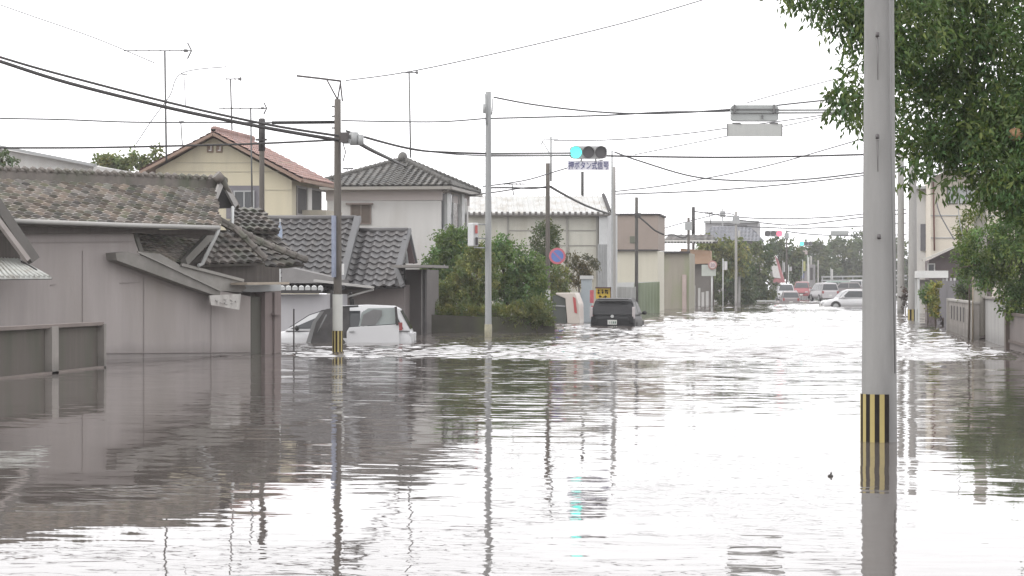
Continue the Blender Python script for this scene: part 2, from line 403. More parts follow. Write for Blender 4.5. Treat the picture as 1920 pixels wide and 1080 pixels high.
M_lgrey = mat('pale_metal', (.60, .61, .60), .5, .1, 3)
M_dark = mat('dark_recess', (.05, .045, .045), .7, .2, 2)
M_glass = mat('window_glass', (.06, .065, .07), .1, .1, 1)
M_black = mat('black_rubber', (.02, .02, .02), .6, .1, 2)
M_conc = mat('pole_concrete', (.40, .39, .37), .8, .10, 2, streak=True, dirt=(.30, .29, .275), tide=.2)
M_wood = mat('pole_wood', (.135, .12, .105), .8, .25, 3, streak=True)
M_block = mat('block_wall', (.34, .315, .29), .9, .14, 2, dirt=(.22, .2, .18), bump=.2, tide=.2)
M_yel = mat('warning_yellow', (.50, .40, .15), .6, .1, 3)
M_blk = mat('warning_black', (.025, .02, .018), .8, .1, 3, spec=.15)
M_wrap = mat('white_wrap', (.62, .62, .58), .6, .08, 3)
M_corr = mat('pale_sheet', (.56, .55, .48), .6, .08, .9, streak=True, dirt=(.45, .42, .34))
M_leafT = leafmat('leaf_cherry', (.088, .145, .045)); M_leafS = leafmat('leaf_shrub', (.115, .18, .062)); M_leafD = leafmat('leaf_dark', (.085, .115, .055))
M_leafY = leafmat('leaf_olive', (.16, .185, .07)); M_wire = mat('cable_black', (.045, .042, .042), .6, .1, 1)

def window(fr, px0, py0, px1, py1, b, parent, side=None, label=None, mull=1, m=None, fm=None, fw=.05):
    """frame part with pane sub-part, on plane b (or side plane a=side)"""
    q = (lambda x, y: fr.S(x, y, side)) if side is not None else (lambda x, y: fr.P(x, y, b))
    A, B_, C, E = q(px0, py1), q(px1, py1), q(px1, py0), q(px0, py0)
    B_.z = A.z; C.z = E.z
    n = (fr.X3 if side is not None else -fr.Y3); e = (B_-A).normalized(); wd = (B_-A).length; ht = E.z-A.z
    fb = MB()
    def bar(a0, a1, z0, z1, d=.05): fb.prism([A+e*a0+Z*z0, A+e*a1+Z*z0, A+e*a1+Z*z1, A+e*a0+Z*z1], n*d)
    bar(-fw, 0, -fw, ht+fw); bar(wd, wd+fw, -fw, ht+fw); bar(0, wd, -fw, 0); bar(0, wd, ht, ht+fw)
    for k in range(mull): bar(wd*(k+1)/(mull+1)-fw/2, wd*(k+1)/(mull+1)+fw/2, 0, ht, .04)
    f = fb.build('window', fm or M_dark, parent)
    if label: f['label'] = label
    g = MB(); g.prism([A+Z*0, A+e*wd, A+e*wd+Z*ht, A+Z*ht], n*.018); g.build('pane', m or M_glass, f)
    return f
def poly(mb, fr, b, pts, depth, mi=0):
    P = [fr.P(x, y, b) if y is not None else None for x, y in pts]; mb.prism(P, fr.Y3*depth, mi); return mb
def wallpoly(mb, fr, b, top, depth, mi=0):
    """top outline pixels left->right, straight down below the water"""
    T = [fr.P(x, y, b) for x, y in top]; a = T[0].copy(); a.z = WB; c = T[-1].copy(); c.z = WB
    mb.prism([a, c]+T[::-1], fr.Y3*depth, mi); return mb

# ================================================================== LEFT: weathered brown house
g0 = G(190, 674); g1 = G(525, 663)
FA = Fr((g0.x, g0.y), math.atan2(g1.y-g0.y, g1.x-g0.x))
hA = thing('house', 'old house with mauve-brown sheet walls and weathered curved tile roof at left', 'house', (g0.x, g0.y, 0))
mb = wallpoly(MB(), FA, 0, [(-90, 436), (250, 437), (253, 452), (262, 477), (300, 500), (360, 522), (412, 545), (470, 556)], 3.5)
mb.build('wall', M_brown, hA)
mb = MB()     # sheet joints
for x in (155, 270, 396):
    a = FA.P(x, 560 if x > 300 else 470, -.012); b = a.copy(); b.z = WB; mb.beam(a, b, .008, .012)
for x0, x1, y in ((60, 248, 455), (95, 104, 535), (225, 262, 531), (190, 470, 662)):
    mb.beam(FA.P(x0, y, -.012), FA.P(x1, y-2, -.012), .02, .014)
mb.build('sheet_joint', mat('joint_brown', (.33, .29, .28), .8), hA)
# main roof
def roofquad(fr, e0, e1, be, r0, r1, br): return fr.P(*e0, be), fr.P(*e1, be), fr.P(*r1, br), fr.P(*r0, br)
A, B, C, E = roofquad(FA, (-110, 409), (413, 424), -.35, (-110, 330), (402, 333), 2.7)
mb = tiles(MB(), A, B, C, E, .235, .235, .016, .055, .5, .07, base=1.8, scal=.075, seg=8); slab(mb, A, B, C, E)
C = E.lerp(C, 1); C.z = E.z+.03; ridge(mb, E-Z*.06, C-Z*.06, .05, .22)
for k in range(34): p = E.lerp(C, (k+.5)/34)+Z*.2; mb.tube([p-FA.Y3*.12-Z*.01, p+Z*.035, p+FA.Y3*.1], [.035, .05, .035], 7)
mb.prism([E-Z*.02, C-Z*.02, Vector((C.x, C.y, 0))+FA.Y3*2.8+Z*2.4, Vector((E.x, E.y, 0))+FA.Y3*2.8+Z*2.4], -Z*.08)
mb.tube([C+Z*.12+FA.X3*.02, C+Z*.12+FA.X3*.13], .13, 10)
rA = mb.build('roof', M_tileA, hA)
mb = MB(); gA = FA.P(22, 414, -.45); gB = FA.P(411, 427, -.45)
mb.tube([gA, gA.lerp(gB, .5)-Z*.01, gB], .045, 8)
mb.build('gutter', mat('gutter_grey', (.46, .45, .43), .6), hA)
mb = MB(); mb.tube([gB, FA.P(406, 440, -.4), FA.P(386, 480, -.25), FA.P(380, 494, -.1), FA.P(372, 498, -.1)], .04, 7)
mb.tube([FA.P(436, 388, 2), FA.P(436, 415, 1.8), FA.P(434, 428, 1.7), FA.P(428, 432, 1.6), FA.P(424, 424, 1.6)], .035, 7)
mb.build('downpipe', M_lgrey, hA)
# small triangular gable on the ridge end
mb = MB(); poly(mb, FA, 2.55, [(399, 392), (417, 345), (438, 390)], .5); mb.build('gable_recess', M_dark, hA)
mb = MB()
for p, q in (((396, 388), (417, 338)), ((417, 338), (442, 386))):
    mb.beam(FA.P(*p, 2.4), FA.P(*q, 2.4), .12, .07, up=FA.Y3)
mb.build('bargeboard', mat('faded_white_board', (.5, .48, .46), .7, .15), hA)
mb = MB()
for k in range(2): mb.tube([FA.P(405+k*8, 327+k*10, 2.4+k*.1), FA.P(415+k*6, 338+k*2, 2.35)], .12-.02*k, 8)
mb.tube([FA.P(416, 335, 2.35), FA.P(424, 352, 2.4), FA.P(446, 388, 2.5)], [.08, .07, .06], 7)
mb.build('ridge_end', M_tileA, hA)
# underside of the eaves
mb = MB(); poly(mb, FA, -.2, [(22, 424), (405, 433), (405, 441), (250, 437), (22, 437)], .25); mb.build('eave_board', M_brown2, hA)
# lower tiled roofs stepping away to the right
mb = MB()
A, B, C, E = FA.P(262, 484, .25), FA.P(350, 492, .25), FA.P(404, 434, 1.3), FA.P(248, 436, 1.3); tiles(mb, A, B, C, E, .22, .15, .008, .035, .18, .03, base=2.2, scal=.05); slab(mb, A, B, C, E)
mb.build('porch_roof', M_tileA, hA)
mb = MB(); mb.beam(FA.P(402, 432, .9), FA.P(345, 492, .1), .16, .12, up=FA.Y3); mb.beam(FA.P(252, 437, .2), FA.P(266, 480, .05), .1, .08, up=FA.Y3)
mb.build('roof_verge', mat('verge_grey', (.2, .19, .17), .8, .2), hA)
mb = MB()
for q in (((425, 428), (525, 432), 1.9, (442, 388), (488, 405), 3.0), ((372, 494), (496, 490), .25, (405, 436), (452, 440), 1.3),
          ((492, 500), (572, 493), .8, (452, 442), (478, 442), 1.9), ((470, 470), (555, 480), 1.6, (470, 425), (510, 430), 2.4)):
    A, B, C, E = FA.P(*q[0], q[2]), FA.P(*q[1], q[2]), FA.P(*q[4], q[5]), FA.P(*q[3], q[5]); tiles(mb, A, B, C, E, .24, .2, .022, .045, .45, .04, base=.75, scal=.05); slab(mb, A, B, C, E)
ridge(mb, FA.P(408, 418, 1.25), FA.P(490, 462, .9), .08, .08); ridge(mb, FA.P(470, 452, 1.0), FA.P(574, 492, .7), .07, .06)
ridge(mb, FA.P(440, 432, .5), FA.P(498, 490, .1), .07, .06)
mb.build('side_roof', M_tileA, hA)
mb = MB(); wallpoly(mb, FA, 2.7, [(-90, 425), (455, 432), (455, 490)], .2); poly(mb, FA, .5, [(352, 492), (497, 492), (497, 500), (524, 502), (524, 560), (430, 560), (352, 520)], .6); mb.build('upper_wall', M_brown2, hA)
# lean-to verges
mb = MB(); poly(mb, FA, -.3, [(217, 474), (240, 472), (300, 489), (345, 512), (413, 546), (413, 557), (345, 534), (260, 503), (219, 488)], .3)
mb.build('leanto_roof', mat('leanto_grey', (.27, .255, .235), .8, .2, 3, dirt=(.18, .17, .15)), hA)
mb = MB(); poly(mb, FA, -.02, [(258, 472), (300, 476), (338, 497), (400, 514), (456, 527), (462, 541), (452, 548), (410, 545), (345, 514), (300, 492)], 1.4)
mb.beam(FA.P(258, 472, -.33), FA.P(413, 545, -.33), .03, .03); mb.beam(FA.P(340, 496, -.05), FA.P(456, 526, -.05), .05, .06)
mb.build('leanto_edge', mat('leanto_edge_grey', (.33, .315, .29), .8, .2, 3), hA)
mb = MB(); mb.beam(FA.P(448, 532, -.3), FA.P(527, 531, -.3), .5, .05); mb.build('door_canopy', mat('canopy_board', (.42, .36, .29), .7, .2), hA)
mb = MB(); poly(mb, FA, 0.0, [(446, 530), (527, 534), (527, 545), (470, 548), (446, 545)], .3); mb.build('canopy_fascia', M_grey, hA)
mb = MB(); wallpoly(mb, FA, .3, [(470, 545), (527, 545)], 2.5); mb.build('side_wall', mat('porch_brown', (.2, .175, .16), .8, .15, 2, True), hA)
mb = MB(); wallpoly(mb, FA, .12, [(471, 556), (492, 556)], .1); dd = mb.build('door', mat('door_green', (.13, .125, .105), .7, .15, 2, True), hA)
mb = MB(); wallpoly(mb, FA, .0, [(497, 548), (511, 548)], .3); wallpoly(mb, FA, -.05, [(515, 548), (527, 548)], .2); mb.fbox(FA, *( lambda a: (a-.06, a+.12))(FA.ab(FA.P(518, 587, -.1))[0]), -.12, 0, FA.P(518, 591, -.1).z, FA.P(518, 587, -.1).z)
mb.build('door_post', mat('post_brown', (.26, .215, .205), .8, .12, 3, True), hA)
# small notice board on the lean-to
nb = thing('notice_board', 'small weathered white board with worn writing under the lean-to edge', 'sign', FA.P(420, 565, -.35))
mb = MB(); poly(mb, FA, -.36, [(393, 554), (452, 551), (449, 581), (396, 572)], .03); mb.build('board', mat('aged_white', (.55, .53, .5), .7, .2, 6, dirt=(.34, .31, .29), dscale=3), nb)
mb = MB()
for x0, y0, x1, y1 in ((404, 562, 408, 566), (409, 563, 407, 569), (413, 567, 417, 567), (420, 561, 425, 562), (424, 566, 421, 568), (421, 569, 427, 571), (432, 562, 436, 565), (433, 569, 438, 568), (441, 564, 443, 567)):
    mb.beam(FA.P(x0, y0, -.375), FA.P(x1, y1, -.375), .015, .01)
mb.build('worn_writing', mat('worn_grey', (.46, .44, .43), .8), nb)
# ---- neighbour's shed gable and awning at the frame edge
FS = Fr((g0.x-.2, g0.y-1.4), FA.ang)
sh = thing('shed', 'corner of a shed with steep dark bargeboard and white corrugated awning at far left', 'shed', FS.P(20, 600, 0).xy.to_3d())
mb = MB(); mb.beam(FS.P(-30, 348, .2), FS.P(64, 489, -.2), .2, .14, up=FS.Y3); mb.build('bargeboard', mat('barge_dark', (.13, .12, .11), .7, .2), sh)
mb = MB(); mb.beam(FS.P(-20, 392, -.05), FS.P(52, 488, -.3), .09, .1, up=FS.Y3); mb.build('fascia', mat('fascia_pale', (.38, .34, .32), .7, .2), sh)
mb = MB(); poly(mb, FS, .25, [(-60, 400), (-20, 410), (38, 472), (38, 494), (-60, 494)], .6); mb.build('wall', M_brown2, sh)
mb = MB(); A, B, C, E = FS.P(-60, 521, -.9), FS.P(97, 520, -.9), FS.P(35, 487, .2), FS.P(-60, 484, .2)
mb.prism([A, B, C, E], -Z*.03); 
for k in range(16):
    a = A.lerp(B, (k+.5)/16); b = E.lerp(C, (k+.5)/16); mb.tube([a+Z*.01, b+Z*.01], .03, 6)
mb.build('awning', mat('awning_white', (.55, .56, .53), .5, .12, 3, dirt=(.4, .38, .34), dscale=2), sh)
mb = MB(); mb.beam(FS.P(-60, 524, -.85), FS.P(96, 522, -.85), .05, .04); mb.beam(FS.P(40, 490, -.1), FS.P(95, 521, -.86), .03, .03); mb.build('awning_beam', M_dark, sh)

# ---- fence at the lower left
f0 = ROAD.pt(-12.9, 30, 0); FE = Fr((-12.9, 30), R(90))
fe = thing('garden_fence', 'low dark board fence with concrete posts standing in water at far left', 'fence', f0)
def fpx(px, py, a=-12.9): return ROAD.S(px, py, a)
pA = fpx(-40, 612); pB = fpx(187, 616)
mb = MB()
ztop = .80
yA, yB, yP = fpx(-40, 700).y, fpx(187, 700).y, fpx(92, 700).y
for k in range(46):
    y = yA+(yB-yA)*k/46; mb.box((-12.93, y+.045, .28), (.03, (yB-yA)/46*.995, ztop*1.25))
mb.build('board_panel', mat('fence_board', (.125, .108, .092), .8, .2, 1.2, True, dirt=(.09, .09, .065)), fe)
mb = MB()
for y, wd in ((yP, .32), (yB-.02, .12)):
    mb.box((-12.86, y, .1), (.14, wd, ztop*2-.25))
mb.build('post', M_block, fe)
mb = MB(); mb.box((-12.88, (yA+yB)/2, ztop-.02), (.12, yB-yA, .06)); mb.box((-12.84, (yA+yB)/2, .0), (.1, yB-yA, .05)); mb.build('rail', mat('fence_rail', (.24, .2, .18), .8, .2), fe)

# ---- pale sloping roof behind, and distant tree tops
bb = thing('house', 'pale low-pitched roof showing behind the weathered ridge at far left', 'house', D(60, 560, 95).xy.to_3d())
FB = Fr(D(60, 500, 95).xy, 0)
mb = MB(); poly(mb, FB, 0, [(-80, 262), (0, 279), (175, 311), (175, 330), (-80, 330)], 6); mb.build('wall', M_white, bb)
mb = MB(); mb.beam(FB.P(-80, 259, -.2), FB.P(178, 310, -.2), .5, .12); mb.build('roof', M_grey, bb)
tree('tree', 'small pale green tree top showing above the weathered ridge', 'tree', [(225, 302, 26, 14), (258, 304, 22, 12), (196, 303, 16, 9), (296, 294, 8, 12)], 110, 1500, .25, .14, M_leafY, 'distant trees', clump=.35)
tree('tree', 'dark round bush top at the left edge above the weathered ridge', 'tree', [(4, 305, 24, 13), (-25, 300, 25, 14)], 88, 500, .2, .12, M_leafD, 'distant trees', clump=.3)

# ================================================================== cream house, red roof
FC = Fr(D(400, 500, 80).xy, 0)
hC = thing('house', 'cream two-storey house with red-brown tile roof and gable facing the street', 'house', FC.pt(0, 0, 0))
mb = MB(); wallpoly(mb, FC, 0, [(292, 318), (400, 258), (547, 338)], 4.3); mb.build('wall', M_cream, hC)
mb = MB()
for y in (305, 322, 356): mb.beam(FC.P(330, y, -.01), FC.P(546, y, -.01), .02, .02)
mb.build('wall_joint', mat('joint_cream', (.5, .46, .36), .8), hC)
apF = FC.P(400, 246, -.45); eR = FC.P(566, 333, -.45); eL = FC.P(262, 318, -.45); Ln = FC.Y3*5.4
mb = MB(); A, B, C, E = eR, eR+Ln, apF+Ln, apF
tiles(mb, A, B, C, E, .27, .28, .03, .035, .22, .06); slab(mb, A, B, C, E, .1)
A, B = eL+Ln, eL; tiles(mb, A, B, apF, apF+Ln, .27, .28, .03, .035, .22, .06); slab(mb, A, B, apF, apF+Ln, .1)
ridge(mb, apF-Z*.02, apF+Ln-Z*.02, .1, .1)
mb.build('roof', M_tileR, hC)
mb = MB()
mb.beam(apF-Z*.1, eR-Z*.12, .1, .2, up=FC.Y3); mb.beam(apF-Z*.1, eL-Z*.12, .1, .2, up=FC.Y3)
mb.beam(eR-Z*.1, eR+Ln-Z*.1, .12, .12)
mb.build('bargeboard', mat('barge_brown', (.32, .22, .17), .7, .15), hC)
mb = MB(); 
for x in (394, 411): mb.tube([FC.P(x, 281, -.01), FC.P(x, 274, -.01)], .09, 8)
for x in (394, 411): mb.box(FC.P(x, 279, -.03), (.22, .06, .26))
v = mb.build('gable_vent', mat('vent_brown', (.28, .2, .15), .7), hC)
mb = MB()
for x in (394, 411): mb.box(FC.P(x, 278.5, -.07), (.1, .03, .17))
mb.build('vent_slat', mat('vent_white', (.8, .78, .75), .6), v)
mb = MB(); poly(mb, FC, -.03, [(424, 348), (487, 348), (487, 410), (424, 410)], .05); mb.build('dark_panel', mat('slate_panel', (.2, .19, .21), .6, .1), hC)  # dark slate-coloured panel around the window
window(FC, 441, 360, 475, 405, -.05, hC, mull=1, m=M_glass, fm=M_grey)
aw = FC.ab(FC.P(547, 338, 0))[0]
for x0, x1, y0, y1 in ((556, 573, 352, 400), (582, 600, 356, 398)): window(FC, x0, y0, x1, y1, 0, hC, side=aw, mull=0, m=M_dark, fm=mat('frame_grey', (.3, .28, .27), .6), fw=.08)
mb = MB(); mb.prism([FC.S(574, 352, aw), FC.S(581, 352, aw), FC.S(581, 395, aw), FC.S(574, 395, aw)], FC.X3*.08); mb.build('shutter_box', M_white, hC)
mb = MB(); mb.fbox(FC, aw, aw+.9, 1.5, 4.2, FC.S(580, 408, aw).z-.15, FC.S(580, 396, aw).z); mb.build('balcony', mat('balcony_beige', (.5, .46, .38), .8), hC)

# ================================================================== grey hip-roofed white house
FH = Fr(D(720, 500, 88).xy, 0)
hH = thing('house', 'white two-storey house with grey hip roof behind the leafy shrubs', 'house', FH.pt(0, 0, 0))
mb = MB(); wallpoly(mb, FH, 0, [(613, 376), (826, 376)], 6.8); mb.build('wall', M_white, hH)
mb = MB(); a0 = FH.ab(FH.P(612, 376, 0))[0]; a1 = FH.ab(FH.P(827, 376, 0))[0]
mb.fbox(FH, a0-.02, a1+.02, -.03, 6.85, FH.P(700, 376, 0).z+.003, FH.P(700, 348, 0).z); mb.build('upper_band', M_pink, hH)
apx = FH.P(755, 302, 3.2); ez = FH.P(700, 347, -.5).z
q = [FH.pt(a0-.55, -.5, ez), FH.pt(a1+.45, -.5, ez), FH.pt(a1+.45, 7.3, ez), FH.pt(a0-.55, 7.3, ez)]
r0 = apx-FH.X3*.12; r1 = apx+FH.X3*.12
mb = MB()
tiles(mb, q[0], q[1], r1, r0, .27, .26, .03, .035, .2, .03); tiles(mb, q[1], q[2], r1, r1-Vector((0, 0, 0)), .27, .26, .03, .035, .2, .03)
tiles(mb, q[2], q[3], r0, r1, .27, .3, .03, .035, .2, .03); tiles(mb, q[3], q[0], r0, r0, .27, .3, .03, .035, .2, .03)
mb.prism([p-Z*.06 for p in q], -Z*.1)
for c in q[:3]: ridge(mb, c.lerp(r0 if c in (q[0],) else r1, .02), r0 if c is q[0] else r1, .09, .07)
mb.ball(apx+Z*.16, (.2, .2, .22))
mb.build('roof', M_tileE, hH)
mb = MB()
for i in range(2): mb.beam(q[i]-Z*.12, q[i+1]-Z*.12, .12, .12)
mb.tube([q[1]-Z*.15, q[1]-Z*.3-FH.X3*.3+FH.Y3*.3], .05, 6); mb.build('gutter', mat('gutter_taupe', (.36, .34, .31), .6), hH)
window(FH, 660, 384, 694, 418, 0, hH, mull=1, m=mat('warm_glass', (.16, .13, .11), .25), fm=mat('frame_brown', (.24, .19, .17), .6))
mb = MB(); mb.fbox(FH, FH.ab(FH.P(650, 384, 0))[0], FH.ab(FH.P(700, 384, 0))[0], -.2, 0, FH.P(650, 384, 0).z, FH.P(650, 381, 0).z); mb.build('window_hood', mat('frame_brown', (.2, .17, .16), .6), hH)
aw = a1
for x0, x1, lb in ((829, 832, None), (842, 846, None)): 
    mb = MB(); mb.prism([FH.S(x0, 362, aw), FH.S(x1, 362, aw), FH.S(x1, 430, aw), FH.S(x0, 430, aw)], FH.X3*.03); mb.build('dark_pane', M_glass, hH)
for x0, x1 in ((833, 840), (861, 866)):
    mb = MB(); mb.prism([FH.S(x0, 363, aw), FH.S(x1, 363, aw), FH.S(x1, 427, aw), FH.S(x0, 427, aw)], FH.X3*.12); mb.build('shutter', M_lgrey, hH)
window(FH, 848, 366, 858, 425, 0, hH, side=aw, mull=0, m=mat('warm_glass', (.1, .1, .1), .2), fm=M_grey)
mb = MB(); mb.prism([FH.S(868, 372, aw), FH.S(874, 372, aw), FH.S(874, 425, aw), FH.S(868, 425, aw)], FH.X3*.03); mb.build('dark_pane', M_glass, hH)

# ================================================================== dark tile low houses
FD = Fr(D(600, 500, 66).xy, 0)
hD = thing('house', 'low house with dark glossy wave-tile roofs behind the white minivan', 'house', FD.pt(0, 2, 0))
mb = MB(); A, B, C, E = FD.P(440, 545, -.5), FD.P(636, 545, -.5), FD.P(668, 411, 2.6), FD.P(478, 411, 2.6)
tiles(mb, A, B, C, E, .3, .29, .04, .045, .12, .02); slab(mb, A, B, C, E)
mb.prism([C-Z*.04, C+FD.Y3*3-Z*1.3, E+FD.Y3*3-Z*1.3, E-Z*.04], -Z*.08)
mb.tube([E+Z*.03, C+Z*.03], .09, 8)
mb.build('roof', M_tileB, hD)
mb = MB(); mb.beam(FD.P(671, 408, 2.55), FD.P(638, 540, -.6), .2, .13, up=FD.Y3); mb.build('roof_verge', mat('verge_dark', (.13, .13, .135), .5), hD)
# second slope sits lower and to the right
mb = MB(); A, B, C, E = FD.P(640, 538, .3), FD.P(757, 536, .3), FD.P(764, 434, 2.6), FD.P(668, 434, 2.6)
tiles(mb, A, B, C, E, .3, .29, .04, .045, .12, .02, base=1.35); slab(mb, A, B, C, E); mb.tube([E+Z*.03, C+Z*.03], .09, 8)
mb.build('wing_roof', M_tileB, hD)
mb = MB(); mb.beam(FD.P(766, 431, 2.7), FD.P(748, 500, .9), .18, .12, up=FD.Y3); mb.beam(FD.P(765, 430, 2.8), FD.P(779, 494, 2.9), .14, .1, up=FD.Y3); mb.beam(FD.P(742, 500, .6), FD.P(756, 538, .3), .14, .1, up=FD.Y3)
mb.build('roof_verge', mat('verge_dark', (.13, .13, .135), .5), hD)
mb = MB(); poly(mb, FD, 2.75, [(764, 436), (778, 494), (746, 494)], .3); mb.build('gable_wall', mat('gable_brown', (.14, .10, .10), .7), hD)
mb = MB(); poly(mb, FD, 2.6, [(746, 494), (762, 470), (765, 494)], .1); mb.build('gable_light', M_grey, hD)
mb = MB(); mb.fbox(FD, FD.ab(FD.P(738, 500, 0))[0], FD.ab(FD.P(815, 500, 0))[0], -.2, 2.4, FD.P(700, 502, 0).z, FD.P(700, 497, 0).z); mb.build('porch_slab', mat('porch_grey', (.26, .245, .23), .8), hD)
mb = MB(); wallpoly(mb, FD, .9, [(640, 534), (758, 534)], 4); mb.build('wall', mat('taupe_wall', (.28, .245, .235), .8, .1, 1.5, True), hD)
mb = MB(); wallpoly(mb, FD, 1.8, [(756, 505), (790, 505)], 3); mb.build('porch_wall', mat('porch_dark', (.17, .155, .15), .8), hD)  # porch wall in one dark brown-grey
mb = MB(); wallpoly(mb, FD, 1.2, [(792, 505), (797, 505)], .3); mb.build('porch_post', M_dark, hD)
mb = MB(); poly(mb, FD, -.9, [(528, 498), (640, 524), (640, 531), (528, 531)], 1.0); mb.build('side_canopy', mat('canopy_grey', (.25, .24, .235), .7, .2), hD)
mb = MB(); mb.beam(FD.P(590, 526, -1.1), FD.P(700, 539, -1.1), .3, .06); mb.beam(FD.P(640, 560, -.5), FD.P(700, 543, -.9), .05, .05); mb.build('awning', mat('awn_pale', (.45, .44, .42), .6), hD)
mb = MB(); mb.beam(FD.P(657, 547, -.4), FD.P(662, 600, -.4), .1, .08); mb.beam(FD.P(662, 560, -.4), FD.P(664, 600, -.4), .06, .05); mb.build('awning_bracket', M_dark, hD)
# white garage wall
wg = thing('garage', 'white panelled garage with dark eave strip behind the minivan bonnet', 'garage', D(575, 600, 63).xy.to_3d())
FG = Fr(D(575, 600, 63).xy, 0)
mb = MB(); wallpoly(mb, FG, 0, [(500, 552), (620, 552)], 2.2); mb.build('wall', mat('garage_white', (.52, .51, .53), .7, .05, 1, True), wg)
mb = MB(); mb.beam(FG.P(500, 547, -.15), FG.P(603, 547, -.15), .3, .09); mb.build('eave', M_dark, wg)
mb = MB()
for k in range(9): mb.tube([FG.P(505+k*12, 542, -.2), FG.P(505+k*12, 540, .8)], .08, 8)
mb.build('corrugated_roof', M_lgrey, wg)
mb = MB(); wallpoly(mb, FG, -.04, [(619, 545), (624, 545)], .1); mb.build('corner_post', M_dark, wg)

# ---- tall shrubs beside the white house
tree('shrub', 'tall round green shrub in front of the hip-roofed house window', 'shrub', [(850, 480, 42, 52), (828, 525, 40, 52), (858, 450, 30, 26)], 76, 10000, .12, .06, M_leafS, 'garden shrubs', tr=.06, clump=.2)
tree('shrub', 'bright yellowish-green low shrub left of the grey signal pole', 'shrub', [(890, 520, 42, 52), (870, 560, 50, 38), (900, 485, 26, 24), (815, 560, 34, 34)], 72, 10500, .12, .06, M_leafY, 'garden shrubs', tr=.06, clump=.2)
tree('shrub', 'wide bushy green shrub right of the grey signal pole', 'shrub', [(948, 505, 46, 56), (978, 545, 46, 52), (940, 565, 50, 38), (935, 468, 32, 26), (1000, 510, 24, 40)], 74, 14000, .12, .06, M_leafS, 'garden shrubs', tr=.07, clump=.2)
tree('shrub', 'slender upright dark shrub behind the brown wooden pole', 'shrub', [(1025, 458, 27, 42), (1020, 510, 32, 44), (1030, 560, 34, 36)], 92, 7500, .13, .06, M_leafD, 'garden shrubs', tr=.06, clump=.22)
tree('shrub', 'fresh light green bush under the no-parking disc', 'shrub', [(1050, 520, 16, 26), (1042, 545, 14, 16)], 90, 1300, .13, .06, M_leafY, 'garden shrubs', tr=.04, clump=.2)
tree('shrub', 'drooping dead-brown leafy plant right of the no-parking disc', 'shrub', [(1085, 510, 22, 26), (1072, 480, 13, 13), (1106, 498, 12, 22)], 94, 1700, .15, .05, leafmat('leaf_brown', (.12, .11, .07)), 'garden shrubs', tr=.04, clump=.24, droop=.7)
# dark hedge wall at the water's edge below the shrubs
hw = thing('garden_wall', 'dark mossy garden wall at the waterline below the tall shrubs', 'wall', D(900, 600, 70).xy.to_3d())
FW = Fr(D(780, 600, 69).xy, R(22))
mb = MB(); wallpoly(mb, FW, 0, [(768, 588), (900, 594), (1040, 594)], .3); mb.build('wall', mat('mossy_wall', (.075, .07, .055), .9, .2, 3, dirt=(.09, .10, .05)), hw)
tree('hedge', 'low olive grass and weeds along the mossy garden wall', 'hedge', [(960, 592, 60, 20), (1012, 586, 24, 24), (880, 590, 60, 16), (810, 592, 32, 16), (985, 606, 50, 8)], 70, 8500, .14, .035, M_leafY, None, tr=.03, clump=.15, droop=-.3)

# ================================================================== warehouse, brown flat block, side walls
FQ = Fr(D(1010, 500, 112).xy, 0)
hQ = thing('warehouse', 'long pale panelled warehouse with white ribbed metal roof behind the shrubs', 'warehouse', FQ.pt(0, 0, 0))
mb = MB(); wallpoly(mb, FQ, 0, [(870, 398), (1122, 398)], 5); mb.build('wall', M_corr, hQ)
mb = MB(); 
for x in (952, 1063, 1119): mb.beam(FQ.P(x, 400, -.05), Vector((*FQ.P(x, 400, -.05).xy, WB)), .08, .06, up=FQ.Y3)
for y in (432, 460): mb.beam(FQ.P(955, y, -.02), FQ.P(1120, y, -.02), .04, .04)
mb.build('wall_batten', mat('batten_grey', (.34, .33, .3), .7), hQ)
mb = MB(); wallpoly(mb, FQ, -.3, [(1123, 398), (1139, 398)], 5.2); mb.build('corner_bay', mat('bay_pale', (.58, .59, .59), .6), hQ)
mb = MB()
for k in range(6):
    x = 1122+k*3.2; a = FQ.P(x, 458, -.36); b = a.copy(); b.z = WB; mb.beam(a, b, .05, .05, up=FQ.Y3)
wallpoly(mb, FQ, -.34, [(1121, 458), (1138, 458)], .04)
mb.build('corrugated_cladding', M_grey, hQ)
mb = MB(); A, B, C, E = FQ.P(868, 399, -.4), FQ.P(1143, 399, -.4), FQ.P(1131, 368, 2.3), FQ.P(868, 368, 2.3)
mb.prism([A, B, C, E], -Z*.08)
for k in range(27):
    t = k/26; mb.beam(A.lerp(B, t)+Z*.03, E.lerp(C, t)+Z*.03, .05, .06)
C2 = C+FQ.Y3*2.6-Z*.9; E2 = E+FQ.Y3*2.6-Z*.9; mb.prism([C, C2, E2, E], -Z*.08)
mb.build('roof', mat('roof_white', (.66, .66, .64), .45, .12, 2, dirt=(.5, .47, .42), dscale=1), hQ)
mb = MB()
for k in range(27): mb.box(A.lerp(B, k/26)-Z*.02-FQ.Y3*.03, (.12, .06, .14))
mb.beam(A-Z*.12, B-Z*.12, .08, .07)
mb.build('eave_cap', mat('eave_dark', (.15, .14, .13), .7), hQ)
mb = MB(); mb.beam(FQ.P(1132, 366, 2.2), FQ.P(1144, 398, -.3), .15, .22, up=FQ.Y3); mb.build('gable_trim', M_dark, hQ)
mb = MB(); mb.tube([FQ.P(1092, 372, 3), FQ.P(1092, 322, 3)], .075, 8); mb.tube([FQ.P(1088, 372, 3), FQ.P(1098, 372, 3)], .1, 6); mb.build('flue', mat('flue_dark', (.07, .07, .065), .6), hQ)

